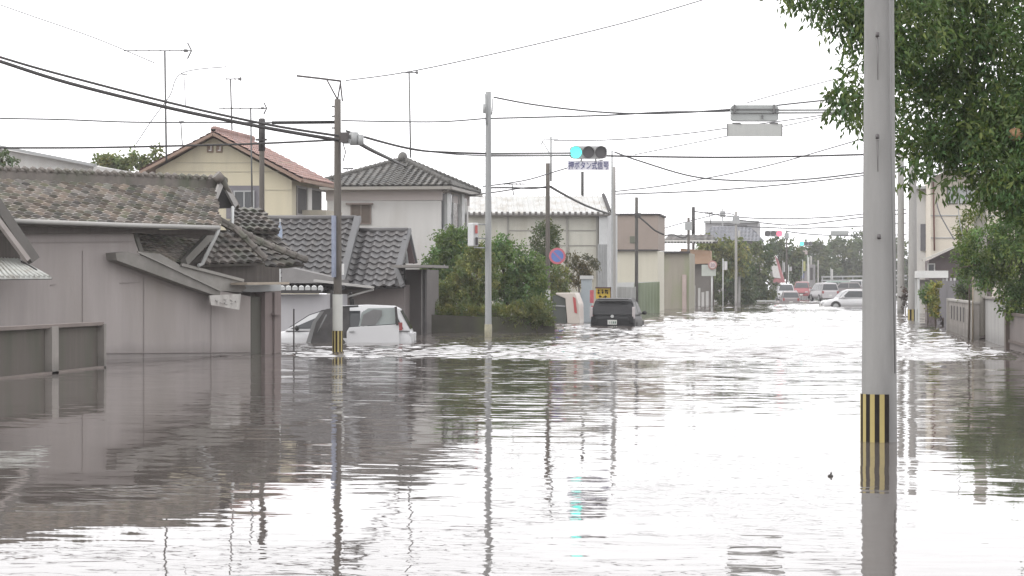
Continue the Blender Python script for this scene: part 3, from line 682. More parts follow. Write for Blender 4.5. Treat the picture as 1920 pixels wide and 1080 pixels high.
FK = Fr(D(1190, 500, 128).xy, 0)
hK = thing('building', 'flat-topped brown block with cream lower storey beside the dark pole', 'building', FK.pt(0, 0, 0))
mb = MB(); wallpoly(mb, FK, .1, [(1140, 470), (1233, 470)], 5); mb.build('lower_wall', mat('cream_sheet', (.66, .63, .52), .7, .06, 1, True), hK)
mb = MB(); A = FK.P(1142, 403, 0); B = FK.P(1234, 403, 0); z1 = FK.P(1180, 468, 0).z
mb.prism([Vector((*A.xy, z1)), Vector((*B.xy, z1)), B, A], FK.Y3*5.2); mb.build('upper_wall', mat('brown_block', (.36, .30, .26), .8, .08, 1), hK)
mb = MB(); mb.beam(A+Z*.03, B+Z*.03, .2, .1); mb.beam(B+Z*.03, B+FK.Y3*5.2+Z*.03, .2, .1); mb.beam(Vector((*A.xy, z1-.04)), Vector((*B.xy, z1-.04)), .2, .09); mb.build('coping', M_dark, hK)
mb = MB(); poly(mb, FK, -.04, [(1181, 443), (1190, 443), (1190, 456), (1181, 456)], .05); mb.build('vent', mat('vent_dark', (.15, .16, .12), .7), hK)
mb = MB(); poly(mb, FK, -.05, [(1150, 545), (1232, 538), (1232, 528), (1150, 530)], .1); mb.build('signband', M_lgrey, hK)
def simple_fence(name, label, cat, fr, b, pts, depth, m, part='panel', ribs=0, rm=None, base=None):
    e = thing(name, label, cat, Vector((*fr.P(pts[0][0], pts[0][1], b).xy, 0)))
    mb = wallpoly(MB(), fr, b, pts, depth); mb.build(part, m, e)
    if ribs:
        mb = MB()
        for k in range(ribs+1):
            x = pts[0][0]+(pts[-1][0]-pts[0][0])*k/ribs; y = pts[0][1]+(pts[-1][1]-pts[0][1])*k/ribs
            a = fr.P(x, y, b-.03); q = a.copy(); q.z = WB; mb.beam(a, q, .05, .05, up=fr.Y3)
        mb.build('post', rm or m, e)
    return e
FN = Fr(D(1210, 560, 118).xy, 0)
simple_fence('sheet_fence', 'pale green sheet fence between black car and brown block', 'fence', FN, 0, [(1190, 531), (1236, 528)], .1, mat('green_sheet', (.40, .46, .33), .7, .1, 1, True, dirt=(.3, .36, .22)), ribs=8)
simple_fence('sheet_fence', 'white roadside panel fence behind the black car roof', 'fence', FN, -1.0, [(1157, 538), (1191, 538)], .1, mat('white_sheet', (.6, .6, .58), .7, .1, 1, True), ribs=4)
FU = Fr(D(1265, 560, 140).xy, 0)
e = simple_fence('building', 'low taupe rendered building with flat top right of brown block', 'building', FU, 0, [(1236, 474), (1292, 474)], 6, mat('taupe_render', (.36, .33, .27), .85, .1, .8, True, dirt=(.3, .33, .2), dscale=.5), part='wall')
mb = MB(); mb.beam(FU.P(1234, 473, -.1), FU.P(1294, 473, -.1), .3, .12); mb.build('coping', M_dark, e)
mb = MB(); wallpoly(mb, FU, -.1, [(1279, 515), (1287, 515)], .1); mb.build('pink_column', mat('pinkish_col', (.5, .4, .37), .8), e)
e = thing('building', 'orange-brown canopy front of a small shop under the trees', 'shop', D(1310, 570, 165).xy.to_3d())
FV = Fr(D(1310, 570, 165).xy, 0)
mb = MB(); poly(mb, FV, -.5, [(1276, 466), (1332, 470), (1332, 494), (1276, 496)], 2); mb.build('canopy', mat('canopy_orange', (.5, .33, .22), .7, .1, 2), e)
mb = MB(); wallpoly(mb, FV, .2, [(1276, 494), (1332, 494)], 3); mb.build('wall', mat('shop_dark', (.17, .155, .14), .8), e)  # shop wall in one dark brown
mb = MB(); mb.beam(FV.P(1243, 452, -.6), FV.P(1340, 452, -.6), 1.5, .1); 
for k in range(16): mb.box(FV.P(1245+k*6, 454, -1.4), (.09, .1, .15))
mb.build('eave', mat('eave_white', (.66, .65, .62), .6), e)
mb = MB(); A, B, C, E = FV.P(1243, 454, -1), FV.P(1345, 454, -1), FV.P(1335, 440, 2), FV.P(1255, 440, 2); tiles(mb, A, B, C, E, .5, .5, .04, .04); slab(mb, A, B, C, E); mb.build('roof', mat('shop_roof', (.17, .16, .15), .7, tint=True), e)
mb = MB()
for x, y0, wd in ((1292, 543, .3), (1299, 535, .35), (1311, 540, .16), (1318, 548, .2), (1326, 546, .2)):
    a = FV.P(x, y0, -5); q = a.copy(); q.z = WB; mb.beam(a, q, wd, wd, up=FV.Y3)
mb.build('forecourt_post', mat('post_pale', (.5, .49, .47), .8), e)

# far hip roof house + apartment block
e = thing('house', 'distant house with broad blue-grey hip roof behind the twin poles', 'house', D(1370, 560, 210).xy.to_3d())
FX = Fr(D(1370, 560, 210).xy, 0)
mb = MB(); A, B, C, E = FX.P(1308, 452, -1), FX.P(1432, 452, -1), FX.P(1404, 424, 3), FX.P(1336, 424, 3); tiles(mb, A, B, C, E, .35, .4, .02, .03, .12, .02); slab(mb, A, B, C, E)
B2 = FX.P(1432, 452, 7); tiles(mb, B, B2, C+FX.Y3*.3, C, .6, .5, .05, .05, .15, .02); mb.build('roof', mat('roof_bluegrey', (.19, .195, .215), .6, tint=True), e)
mb = MB(); wallpoly(mb, FX, 0, [(1314, 453), (1428, 453)], 7); mb.build('wall', mat('far_wall', (.38, .36, .34), .8), e)
for x in (1345, 1365, 1392, 1412): window(FX, x, 458, x+8, 474, 0, e, mull=0)
e = thing('apartment_block', 'distant concrete apartment block rising behind the blue-grey roof', 'building', D(1370, 560, 240).xy.to_3d())
FY = Fr(D(1370, 560, 240).xy, 0)
mb = MB(); wallpoly(mb, FY, 0, [(1322, 416), (1421, 416)], 8); mb.build('wall', mat('far_concrete', (.42, .42, .43), .8, .1, .4), e)
for y in (424, 436, 448):
    for x in range(1354, 1402, 8): window(FY, x, y, x+5, y+6, 0, e, mull=0, fw=.08)
mb = MB(); mb.beam(FY.P(1320, 416, -.1), FY.P(1423, 416, -.1), .4, .25); mb.build('coping', M_grey, e)

# far trees on the left and the far treeline
tree('tree', 'mottled yellow-green tree beside the orange-brown canopy', 'tree', [(1335, 478, 34, 30), (1372, 482, 28, 36)], 172, 3000, .35, .18, M_leafY, 'roadside trees', tr=.15, clump=.5)
tree('tree', 'dark broad tree behind the speed sign', 'tree', [(1360, 535, 32, 34), (1385, 510, 26, 40), (1392, 548, 26, 22)], 176, 3600, .35, .18, M_leafD, 'roadside trees', tr=.15, clump=.5)
tree('tree', 'tall dark tree right of the pale twin poles', 'tree', [(1424, 500, 24, 44), (1430, 548, 22, 20), (1410, 540, 20, 22)], 190, 3000, .38, .2, M_leafD, 'roadside trees', tr=.15, clump=.5)
tree('tree', 'grey-green tree left of the green traffic signal', 'tree', [(1458, 478, 22, 32), (1486, 495, 20, 34)], 260, 2600, .5, .3, M_leafD, 'roadside trees', tr=.2, clump=.7)
for i, (x, y, rx, ry, t, lb) in enumerate(((1532, 492, 28, 40, 330, 'hazy rounded tree right of the green traffic signal'), (1575, 488, 30, 42, 345, 'broad hazy tree under the far grey signal back'),
        (1622, 482, 34, 44, 350, 'hazy tree directly behind the nearest concrete pole'), (1505, 505, 22, 34, 340, 'hazy tree above the red car'), (1672, 492, 34, 46, 355, 'hazy tree right of the nearest concrete pole'))):
    tree('tree', lb, 'tree', [(x, y, rx, ry), (x+8, y+28, rx*.9, ry*.6)], t, 3600, .6, .4, M_leafD, 'far trees closing the road', tr=.25, clump=.9)

# ================================================================== poles
def stripes(e, base, r, z0, z1, k0=0, k1=18, n=18, off=.006):
    for mi, (nm, m) in enumerate((('yellow_stripe', M_yel), ('black_stripe', M_blk))):
        mb = MB()
        for k in range(k0, k1):
            if (k % 2) != mi: continue
            p = []
            for j in range(4):
                a = 2*math.pi*(k+j/3)/n; p.append(Vector((math.cos(a), math.sin(a), 0)))
            for a, b in zip(p, p[1:]):
                mb.face([base+a*(r+off)+Z*z0, base+b*(r+off)+Z*z0, base+b*(r+off)+Z*z1, base+a*(r+off)+Z*z1], 0, (1, 1, 1), True)
        mb.build(nm, m, e)
def pole(px, t, ytop, wpx, label, m, name='utility_pole', wtop=None, group='utility poles along the flooded street', cap=True, lean=0):
    s = F/t; b = D(px, HOR, t); b.z = 0; top = D(px+lean, ytop, t)
    e = thing(name, label, 'pole', b, group)
    r0 = wpx/2/s; r1 = (wtop or wpx*.85)/2/s
    n = 7; mb = MB(); bz = Vector((b.x, b.y, WB)); mb.tube([bz.lerp(top, k/n) for k in range(n+1)], [r0+(r1-r0)*k/n for k in range(n+1)], 20); mb.build('shaft', m, e)
    return e, b, top, r0, s
# nearest concrete pole
e, b, top, r0, s = pole(1648.5, 20.9, -260, 69.5, 'thick grey concrete pole with black and yellow stripes, nearest the camera', mat('near_concrete', (.345, .34, .33), .75, .13, 1.2, True, dirt=(.235, .23, .225), dscale=1.1, bump=.35, bscale=60), wtop=52)
zt = D(0, 738, 20.9).z
stripes(e, b, r0-.004, -.4, zt, 11, 20, 24)
mb = MB()
for x, y in ((1645, 65), (1645, 256), (1648, 444)):
    p = D(x, y, 20.7); mb.tube([p, p-Vector((CX.x, CX.y, 0))*.05], .012, 8); mb.tube([p+Z*.02, p-Z*.02+Vector((0, -.01, 0))], .018, 6)
mb.build('step_bolt', mat('bolt_dark', (.12, .11, .11), .5), e)
mb = MB(); mb.tube([D(1668, -60, 20.75), D(1671, 300, 20.74), D(1678, 700, 20.74)], .006, 6); mb.build('earth_wire', mat('wire_grey', (.22, .22, .22), .6), e)
mb = MB()
for x, y, l in ((1645, 70, 80), (1645, 262, 60)): mb.tube([D(x, y, 20.72), D(x+1, y+l, 20.715)], [.012, .004], 5)
mb.build('rust_streak', mat('streak_dark', (.2, .195, .19), .8), e)

# wooden-looking pole by the minivan (x=633)
e, b, top, r0, s = pole(633, 49, 186, 17, 'dark pole with white wrap and black-yellow stripes beside white minivan', M_wood, wtop=12)
P1top = top
mb = MB(); mb.tube([b+Z*D(0, 620, 49).z, b+Z*D(0, 552, 49).z], r0+.012, 16, cap=False); mb.build('white_wrap', M_wrap, e)
stripes(e, b, r0+.012, -.2, D(0, 620, 49).z, 0, 18)
mb = MB(); q = lambda x, y: D(x, y, 49)
mb.tube([q(556, 142), q(600, 147), q(639, 152)], .022, 6); mb.tube([q(612, 148), q(633, 187)], .018, 6); mb.tube([q(639, 151), q(633, 187)], .018, 6); mb.tube([q(638, 151), q(642, 190)], .018, 6)
mb.build('top_bracket', mat('iron_dark', (.09, .08, .08), .6), e)
mb = MB(); mb.tube([q(510, 230), q(627, 229)], .035, 8); mb.build('insulated_sleeve', M_black, e)
mb = MB(); mb.tube([D(664, 248, 48.8), D(664, 272, 48.8)], .09, 12); mb.tube([D(676, 253, 48.8), D(676, 272, 48.8)], .07, 10); mb.box(D(654, 265, 48.8), (.22, .1, .1)); mb.build('junction_box', M_grey, e)
mb = MB(); mb.box(D(647, 258, 48.8), (.16, .2, .22)); mb.tube([q(641, 262), q(648, 285), q(643, 303)], .012, 5)
for y in (200, 218, 240): mb.box(q(627, y), (.12, .05, .03))
mb.build('clamp', mat('iron_dark', (.09, .08, .08), .6), e)
mb = MB(); mb.box(D(626, 462, 48.8), (.05, .25, (520-405)/s)); mb.build('side_banner', mat('banner_blue', (.32, .36, .47), .6, .3, 6), e)
mb = MB(); mb.box(D(643, 505, 48.8), (.03, .1, .24)); mb.build('number_tag', mat('tag_white', (.8, .8, .78), .5), e)

e, b, top, r0, s = pole(491, 62, 222, 11, 'short dark-topped pole standing in front of the cream house', M_wood)
mb = MB(); mb.tube([top-Z*.02, top-Z*.9], r0*1.12, 10); mb.build('pole_cap', M_dark, e)
mb = MB(); mb.box(D(490, 262, 61.8), (.3, .1, .05)); mb.build('crossbar', M_dark, e)

e, b, top, r0, s = pole(915.5, 63.4, 172, 12.5, 'tall light grey steel signal pole left of the green traffic light', mat('steel_pole', (.36, .37, .37), .55, .1, 2, True), name='signal_pole')
PS = e
mb = MB(); mb.tube([b-Z*.3, b+Z*D(0, 608, 63.4).z], r0+.012, 14); mb.build('yellow_band', mat('faded_band', (.33, .31, .22), .7, .4, 8), e)
mb = MB(); mb.tube([D(908, 195, 63.2), D(908, 212, 63.2)], .04, 8); mb.tube([D(924, 185, 63.2), D(922, 215, 63.2)], .02, 6); mb.tube([D(910, 176, 63.3), D(912, 234, 63.3)], .02, 6); mb.build('insulator', M_grey, e)
mb = MB()
for y, y2 in ((288, 287), (292, 291.5)): mb.tube([D(916, y, 63.4), D(1070, y2, 72)], .03, 6)
mb.build('signal_arm', mat('arm_grey', (.22, .22, .22), .6), e)

e, b, top, r0, s = pole(1027, 88, 306, 9, 'brown wooden pole carrying the round no-parking sign', M_wood)
mb = MB(); mb.tube([b+Z*D(0, 582, 88).z, b+Z*D(0, 542, 88).z], r0+.012, 12, cap=False); mb.build('white_wrap', M_wrap, e)
stripes(e, b, r0+.012, -.2, D(0, 582, 88).z, 0, 14, 14)
mb = MB(); mb.tube([D(1033, 340, 88), D(1033, 256, 88)], .04, 7); mb.tube([D(1014, 272, 88), D(1020, 261, 88), D(1047, 262, 88)], .02, 5); mb.tube([D(1015, 262, 88), D(1032, 290, 88)], .02, 5); mb.build('top_bracket', M_grey, e)
pole(1150.5, 104, 313, 9, 'pale concrete pole just right of the traffic light', M_conc)
e, *_ = pole(1147.5, 103, 282, 4, 'thin steel mast rising beside the pale concrete pole', M_grey, name='steel_mast')
e, b, top, r0, s = pole(1193.5, 118, 370, 7, 'black tapered pole in front of the brown block', mat('pole_black', (.10, .095, .085), .7, .2, 2, True))
mb = MB(); mb.box(D(1196, 404, 117.6), (.3, .3, .25)); mb.build('clamp', M_dark, e)
for px, t, yt, wd, lb, m in ((1291, 160, 408, 5.5, 'left one of two dark poles beside the orange-brown canopy', M_wood), (1300, 168, 388, 5.5, 'taller black-topped pole beside the orange-brown canopy', M_wood),
        (1380, 165, 397, 5.5, 'pale bluish pole, left one of a pair right of the speed sign', M_conc), (1386, 172, 432, 5, 'shorter pole, right one of the pale pair beyond the speed sign', M_conc),
        (1355, 215, 390, 2.5, 'very thin mast above the apartment block', M_grey), (1402, 240, 430, 4, 'pale pole at the right end of the apartment block', M_conc),
        (1475, 250, 432, 3.2, 'thin dark pole left of the far green signal', M_wood), (1418, 270, 452, 4, 'greenish pole among the dark roadside trees', M_conc),
        (1521, 300, 480, 3.5, 'pale post beyond the far green signal', M_conc), (1534, 310, 488, 3, 'faint grey post right of the pale post', M_conc),
        (1689, 120, 290, 14, 'pale pole just right of the nearest concrete pole', M_conc), (1711, 98, 286, 17, 'grey pole with dark foot band on the right side', M_conc)):
    e, b, top, r0, s = pole(px, t, yt, wd, lb, m)
    if px == 1300: 
        mb = MB(); mb.tube([top-Z*.02, top-Z*2.2], r0*1.15, 8); mb.build('pole_cap', M_dark, e)
    if px in (1291, 1380, 1355, 1475):
        mb = MB(); mb.box(top-Z*.6, (.5, .3, .6)); mb.build('transformer', M_grey, e)
    if px == 1711: stripes(e, b, r0+.01, -.2, .42, 0, 14, 14)
# right pole by the block wall
e, b, top, r0, s = pole(1838, 60, 330, 26, 'stout stained concrete pole standing against the right wall', mat('pole_stained', (.37, .35, .31), .8, .15, 2, True, dirt=(.23, .21, .18)), wtop=23)
mb = MB(); mb.tube([b+Z*.1-Vector((.02, 0, 0)), b+Z*.02], r0+.02, 16); mb.build('foot_band', mat('band_dark', (.13, .11, .10), .8), e)
mb = MB(); mb.tube([D(1824, 640, 59.7), D(1824, 460, 59.7)], .02, 6); mb.build('conduit', mat('conduit_tan', (.36, .30, .22), .7), e)
mb = MB(); mb.tube([D(1797, 365, 55), D(1797, 395, 55), D(1800, 420, 55), D(1808, 455, 55)], .012, 5); mb.build('stay_wire', M_grey, e)
# hidden post for the right-hand signal
e, b, top, r0, s = pole(1646, 58, 180, 14, 'signal post hidden behind the nearest concrete pole', M_grey, name='signal_post')
mb = MB()
for y in (206.5, 211.5): mb.tube([D(1646, y-1, 58), D(1450, y, 58)], .028, 6)
mb.build('signal_arm', M_grey, e)

# ================================================================== signals and signs
def lens_ring(mb, c, r, fr, d=.12):
    mb.tube([c, c-fr*d], r, 18)
def signal(label, px, py, t, wpx, lit, name='traffic_signal', group=None):
    s = F/t; c = D(px, py, t); e = thing(name, label, 'traffic light', c, group); wd = wpx/s; ht = wd*.34
    fr = Vector((CX.x, CX.y, 0)); sx = Vector((RX.x, RX.y, 0))
    mb = MB(); pts = []
    for k in range(16):
        a = 2*math.pi*k/16+math.pi/16; ux = math.copysign(abs(math.cos(a))**.35, math.cos(a)); uz = math.copysign(abs(math.sin(a))**.35, math.sin(a)); pts.append(c+sx*wd/2*ux+Z*ht/2*uz-fr*.08)
    mb.prism(pts, fr*.16); mb.build('housing', mat('housing_grey', (.50, .50, .50), .6), e)
    for k in range(3):
        cc = c+sx*wd*(-.335+.335*k)-fr*.09
        mb = MB(); mb.tube([cc, cc-fr*.04], wd*.155, 20)
        mb.build('lens', mat('lens_'+lit[k][0], lit[k][1], .4, 0, 1, emit=lit[k][2]), e)
        mb = MB(); n = 12; ri = wd*.16
        for i in range(n):
            a0, a1 = math.pi*i/n, math.pi*(i+1)/n
            p = [cc+(sx*math.cos(a)+Z*math.sin(a))*ri for a in (a0, a1)]; mb.prism([p[0], p[1], p[1]+Z*.012, p[0]+Z*.012], -fr*.16)
        mb.build('visor', mat('housing_grey', (.42, .42, .42), .6), e)
    return e, c, s
DARKL = ('dark', (.10, .095, .10), 0); GREENL = ('green', (.12, .95, .82), 1.1); REDL = ('red', (1, .12, .2), 1.3)
e, c, s = signal('horizontal traffic light with its left green lamp lit above the street', 1103, 286, 73, 70, (GREENL, DARKL, DARKL))
# name board below with text
nb = thing('signal_nameboard', 'white board with blue Japanese lettering hanging under the green traffic light', 'sign', D(1103, 310, 73))
fr3 = Vector((CX.x, CX.y, 0)); sx3 = Vector((RX.x, RX.y, 0))
mb = MB(); cc = D(1103.5, 310, 73); hw_, hh = 39.5/s, 9/s
mb.prism([cc-sx3*hw_-Z*hh, cc+sx3*hw_-Z*hh, cc+sx3*hw_+Z*hh, cc-sx3*hw_+Z*hh], fr3*.03); mb.build('board', mat('board_white', (.95, .94, 1.0), .5, .03), nb)
def text_mesh(txt, center, height, m, parent, width=None, name='lettering', bold=.0):
    cu = bpy.data.curves.new(name, 'FONT'); cu.body = txt; cu.align_x = 'CENTER'; cu.align_y = 'CENTER'; cu.size = 1; cu.extrude = .01; cu.offset = bold
    o = bpy.data.objects.new('tmp_text', cu); COL.objects.link(o); bpy.context.view_layer.update()
    me = bpy.data.meshes.new_from_object(o.evaluated_get(bpy.context.evaluated_depsgraph_get())); bpy.data.objects.remove(o)
    if not me.vertices: return
    xs = [v.co.x for v in me.vertices]; ys = [v.co.y for v in me.vertices]
    w0, h0 = max(xs)-min(xs), max(ys)-min(ys); cx, cy = (max(xs)+min(xs))/2, (max(ys)+min(ys))/2
    sy = height/h0; sxx = (width/w0) if width else sy; off = OFF[parent.name]
    for v in me.vertices:
        v.co = center + sx3*(v.co.x-cx)*sxx + Z*(v.co.y-cy)*sy - fr3*v.co.z - off
    me.materials.clear(); me.materials.append(m); o = bpy.data.objects.new(name, me); COL.objects.link(o); o.parent = parent; return o
text_mesh('押ボタン式信号', cc-fr3*.012, hh*1.62, mat('letter_blue', (.03, .035, .22), .5), nb, hw_*1.9, bold=.0)
mb = MB()
for x in (1090, 1117): mb.box(D(x, 300, 73), (.05, .03, .1))
mb.build('hanger', M_grey, nb)
# back of the right-hand signal
e = thing('traffic_signal', 'grey back of a horizontal traffic light on its arm over the street', 'traffic light', D(1415, 212, 58))
c = D(1415, 212, 58); s = F/58; mb = MB(); pts = []
for k in range(24):
    a = 2*math.pi*k/24+.13; ux = math.copysign(abs(math.cos(a))**.25, math.cos(a)); uz = math.copysign(abs(math.sin(a))**.25, math.sin(a))
    pts.append(c+sx3*45/s*ux+Z*15.5/s*uz)
mb.prism(pts, fr3*.14); mb.build('housing', mat('housing_back', (.44, .46, .45), .5, .08, 3), e, bevel=.02)
mb = MB(); mb.beam(c-sx3*45/s+Z*7/s-fr3*.02, c+sx3*45/s+Z*7/s-fr3*.02, .03, .03); mb.beam(c-sx3*45/s-fr3*.02, c+sx3*45/s-fr3*.02, .03, .02)
for k in (-38, 36): mb.box(c+sx3*k/s+Z*8/s-fr3*.04, (.05, .06, .22))
mb.box(c+sx3*14/s-Z*7/s-fr3*.03, (.04, .04, .1)); mb.build('mounting_rail', mat('rail_dark', (.17, .17, .17), .5), e)
nb = thing('signal_nameboard', 'blank pale back of a name board hanging under the right signal', 'sign', D(1415, 244, 58))
mb = MB(); c = D(1415, 244, 58); mb.prism([c-sx3*51.5/s-Z*12/s, c+sx3*51.5/s-Z*12/s, c+sx3*51.5/s+Z*12/s, c-sx3*51.5/s+Z*12/s], fr3*.025); mb.build('board', mat('board_back', (.55, .56, .54), .6, .08, 2, True), nb)
mb = MB(); 
for k in (-34, 36): mb.box(c+sx3*k/s+Z*13/s, (.22, .03, .035))
for k in (-51.5, 51.5): mb.box(c+sx3*k/s, (.02, .035, .33))
mb.build('hanger', mat('rail_dark', (.17, .17, .17), .5), nb)
# far signals
signal('distant traffic light with its right red lamp lit', 1450, 438, 235, 33, (DARKL, DARKL, REDL), group=None)
signal('distant traffic light with its left green lamp lit', 1511, 457, 290, 24, (GREENL, DARKL, DARKL), group=None)
e = thing('traffic_signal', 'grey back of a far traffic light left of nearest pole', 'traffic light', D(1574, 437, 200))
mb = MB(); mb.box(D(1574, 437, 200), (1.6, .2, .42), rz=PHI); mb.build('housing', mat('housing_back', (.5, .5, .5), .5), e, bevel=.06)
mb = MB(); mb.tube([D(1590, 435, 200), D(1668, 433, 200)], .05, 6); mb.build('signal_arm', M_grey, e)
# pedestrian signal on the grey pole
ps = thing('pedestrian_signal', 'white pedestrian signal box seen edge-on beside the grey signal pole', 'pedestrian signal', D(889, 442, 63))
mb = MB(); s = F/63; mb.box(D(887, 440, 63), (12/s, .35, 44/s), rz=PHI+.5); mb.build('housing', mat('ped_white', (.62, .63, .63), .5, .08), ps, bevel=.03)
mb = MB(); mb.box(D(893.5, 430, 62.8), (4/s, .1, 15/s)); mb.build('red_lens', mat('ped_red', (.42, .09, .08), .4), ps)
mb = MB(); mb.box(D(894, 452, 62.8), (4/s, .1, 14/s)); mb.build('dark_lens', M_dark, ps)
mb = MB(); 
for y in (420, 446, 464): mb.tube([D(889, y, 63.2), D(914, y+1, 63.4)], .02, 5)
mb.build('bracket', M_grey, ps)
# no-parking disc
np_ = thing('no_parking_sign', 'round blue sign with red ring on the brown wooden pole', 'road sign', D(1045, 480, 87))
s = F/87; c = D(1045, 480, 87); mb = MB(); mb.tube([c, c-fr3*.02], 15.5/s, 28); mb.build('red_ring', mat('sign_red', (.62, .16, .20), .5, .08), np_)
mb = MB(); mb.tube([c-fr3*.015, c-fr3*.03], 11.5/s, 28); mb.build('blue_face', mat('sign_blue', (.13, .22, .55), .5, .08), np_)
mb = MB(); mb.beam(c-fr3*.032-sx3*8.2/s+Z*8.2/s, c-fr3*.032+sx3*8.2/s-Z*8.2/s, 3/s, .008, up=-fr3); mb.build('red_bar', mat('sign_red2', (.40, .17, .34), .5), np_)
mb = MB(); mb.tube([c+fr3*.05-sx3*16/s, c+fr3*.05], .02, 5); mb.build('bracket', M_grey, np_)
# speed sign
sp = thing('speed_sign', 'round red-ringed 20 speed sign over a pale grey plate', 'road sign', D(1336, 575, 158).xy.to_3d())
s = F/158; c = D(1336, 497, 158); mb = MB(); mb.tube([c, c-fr3*.02], 8.5/s, 24); mb.build('red_ring', mat('sign_rust', (.50, .27, .24), .5), sp)
mb = MB(); mb.tube([c-fr3*.015, c-fr3*.05], 6/s, 24); mb.build('white_face', mat('sign_cream', (.70, .60, .56), .5), sp)
text_mesh('20', c-fr3*.07, 6/s, mat('letter_rust', (.3, .2, .3), .5), sp)
mb = MB(); mb.tube([D(1335, 500, 158.2), Vector((*D(1335, 500, 158.2).xy, WB))], .06, 6); mb.build('post', M_lgrey, sp)
mb = MB(); a = D(1329, 507, 158.1); mb.box(a, (27/s, .04, 21/s), rz=PHI); mb.build('plate', mat('plate_grey', (.50, .53, .48), .6), sp)
# yellow sign
ys = thing('yellow_sign', 'yellow rectangular board with black writing behind the black car', 'sign', D(1131, 600, 84).xy.to_3d())
s = F/84; mb = MB(); mb.box(D(1131, 550, 84), (27/s, .04, 20/s), rz=PHI); mb.build('board', mat('sign_yellow', (.75, .52, .06), .5), ys)
mb = MB(); mb.beam(D(1116, 539.5, 83.9), D(1146, 539.5, 83.9), .08, .05); mb.beam(D(1145, 540, 83.9), D(1145, 562, 83.9), .03, .04, up=fr3); mb.build('frame', mat('frame_rust', (.1, .05, .04), .6), ys)
mb = MB()
for x0, y0, x1, y1 in ((1121, 545, 1124, 545), (1120, 549, 1125, 549), (1122, 543, 1122, 551), (1128, 544, 1131, 544), (1128, 548, 1132, 548), (1130, 546, 1130, 551), (1134, 545, 1140, 545), (1136, 543, 1136, 550), (1139, 547, 1139, 551), (1123, 556, 1128, 556), (1131, 557, 1138, 556), (1125, 553, 1125, 558), (1135, 554, 1135, 559)):
    mb.beam(D(x0, y0, 83.95), D(x1, y1, 83.95), .035, .02, up=fr3)
mb.build('lettering', M_blk, ys)
mb = MB(); mb.tube([D(1131, 560, 84.1), Vector((*D(1131, 560, 84.1).xy, WB))], .04, 6); mb.build('post', M_grey, ys)
# slim edge-on banner on the roof
bn = thing('banner', 'slim blue and white banner standing edge-on before the dark tiled roof', 'banner', D(525, 470, 56))
mb = MB(); s = F/56
for k, (wd) in enumerate((2, 6, 9, 9, 8, 5)): mb.prism([D(525-wd/2, 416+k*7, 56), D(525+wd/2, 416+k*7, 56), D(525+wd/2-.5, 423+k*7, 56), D(525-wd/2+.5, 423+k*7, 56)], fr3*.03)
mb.build('cloth', mat('banner_blue2', (.40, .47, .6), .6, .35, 9), bn)
mb = MB(); mb.tube([D(525, 410, 56.1), Vector((*D(525, 410, 56.1).xy, WB))], .015, 5); mb.ball(D(527, 461, 55.9), .07); mb.build('pole', M_lgrey, bn)
# thin stake in the water
st = MB(); st.tube([D(551, 579, 50.5), Vector((*D(551, 579, 50.5).xy, -.8))], .02, 6)
tag(st.build('stake', mat('iron_dark', (.09, .08, .08), .6)), 'thin dark stake standing in water left of the minivan', 'stake')

# ================================================================== TV antennas
def antenna(label, px, ybase, ytop, t, wd, elems, boom, dipole=True, slope=0):
    e = thing('tv_antenna', label, 'antenna', D(px, ybase, t), 'rooftop television antennas'); s = F/t
    mb = MB(); mb.tube([D(px+3, ybase, t), D(px, ytop, t)], wd*.65/s, 6); 
    mb.build('mast', mat('antenna_grey', (.12, .12, .12), .5), e)
    mb = MB(); x0, x1 = boom; r = .017*t/70
    mb.tube([D(x0, ytop-slope, t), D(x1, ytop, t)], r, 5)
    for x in elems: mb.tube([D(x, ytop-1, t-.35), D(x+1, ytop+1, t+.35)], r, 4)
    if dipole:
        h = (x1-x0)*.12; mb.tube([D(x1-h*.5, ytop-h, t), D(x1, ytop, t), D(x1-h*.5, ytop+h, t)], r*1.4, 5)
        mb.box(D(x1-h*.7, ytop, t), (.1, .1, .07))
    mb.build('boom', mat('antenna_grey', (.12, .12, .12), .5), e)
    return e
antenna('tallest television antenna with long boom and arrow end at left', 309, 305, 95, 62, 3, [235, 255, 279, 300, 318, 340], (232, 359))
antenna('small antenna on the red-brown ridge with tripod legs', 432, 244, 148, 82, 2.4, [424, 440], (424, 452))
antenna('second antenna right of the ridge antenna, passing before the gable', 470, 395, 203, 76, 2.6, [419, 435, 450, 470, 485], (410, 500))
antenna('low thin antenna mast behind the red-brown roof left slope', 339, 275, 228, 90, 1.8, [341], (335, 345), False)
antenna('tall antenna standing on the grey hip roof peak', 767, 296, 136, 92, 2.4, [762, 772], (752, 783))
antenna('tiny comb antenna above the grey roof left corner', 652, 345, 316, 95, 1.6, [646, 649, 655, 658, 661], (642, 663), False)
antenna('broad curved antenna hanging from wire over the old house', 345, 200, 139, 60, 1.2, [], (340, 352), False)
antenna('low antenna on the warehouse ridge', 960, 366, 345, 113, 1.6, [945, 955, 968, 975], (935, 985), False)
antenna('slim aerial mast above the distant shop roof', 1330, 420, 399, 200, 1.2, [1322, 1326, 1334], (1318, 1338), False)

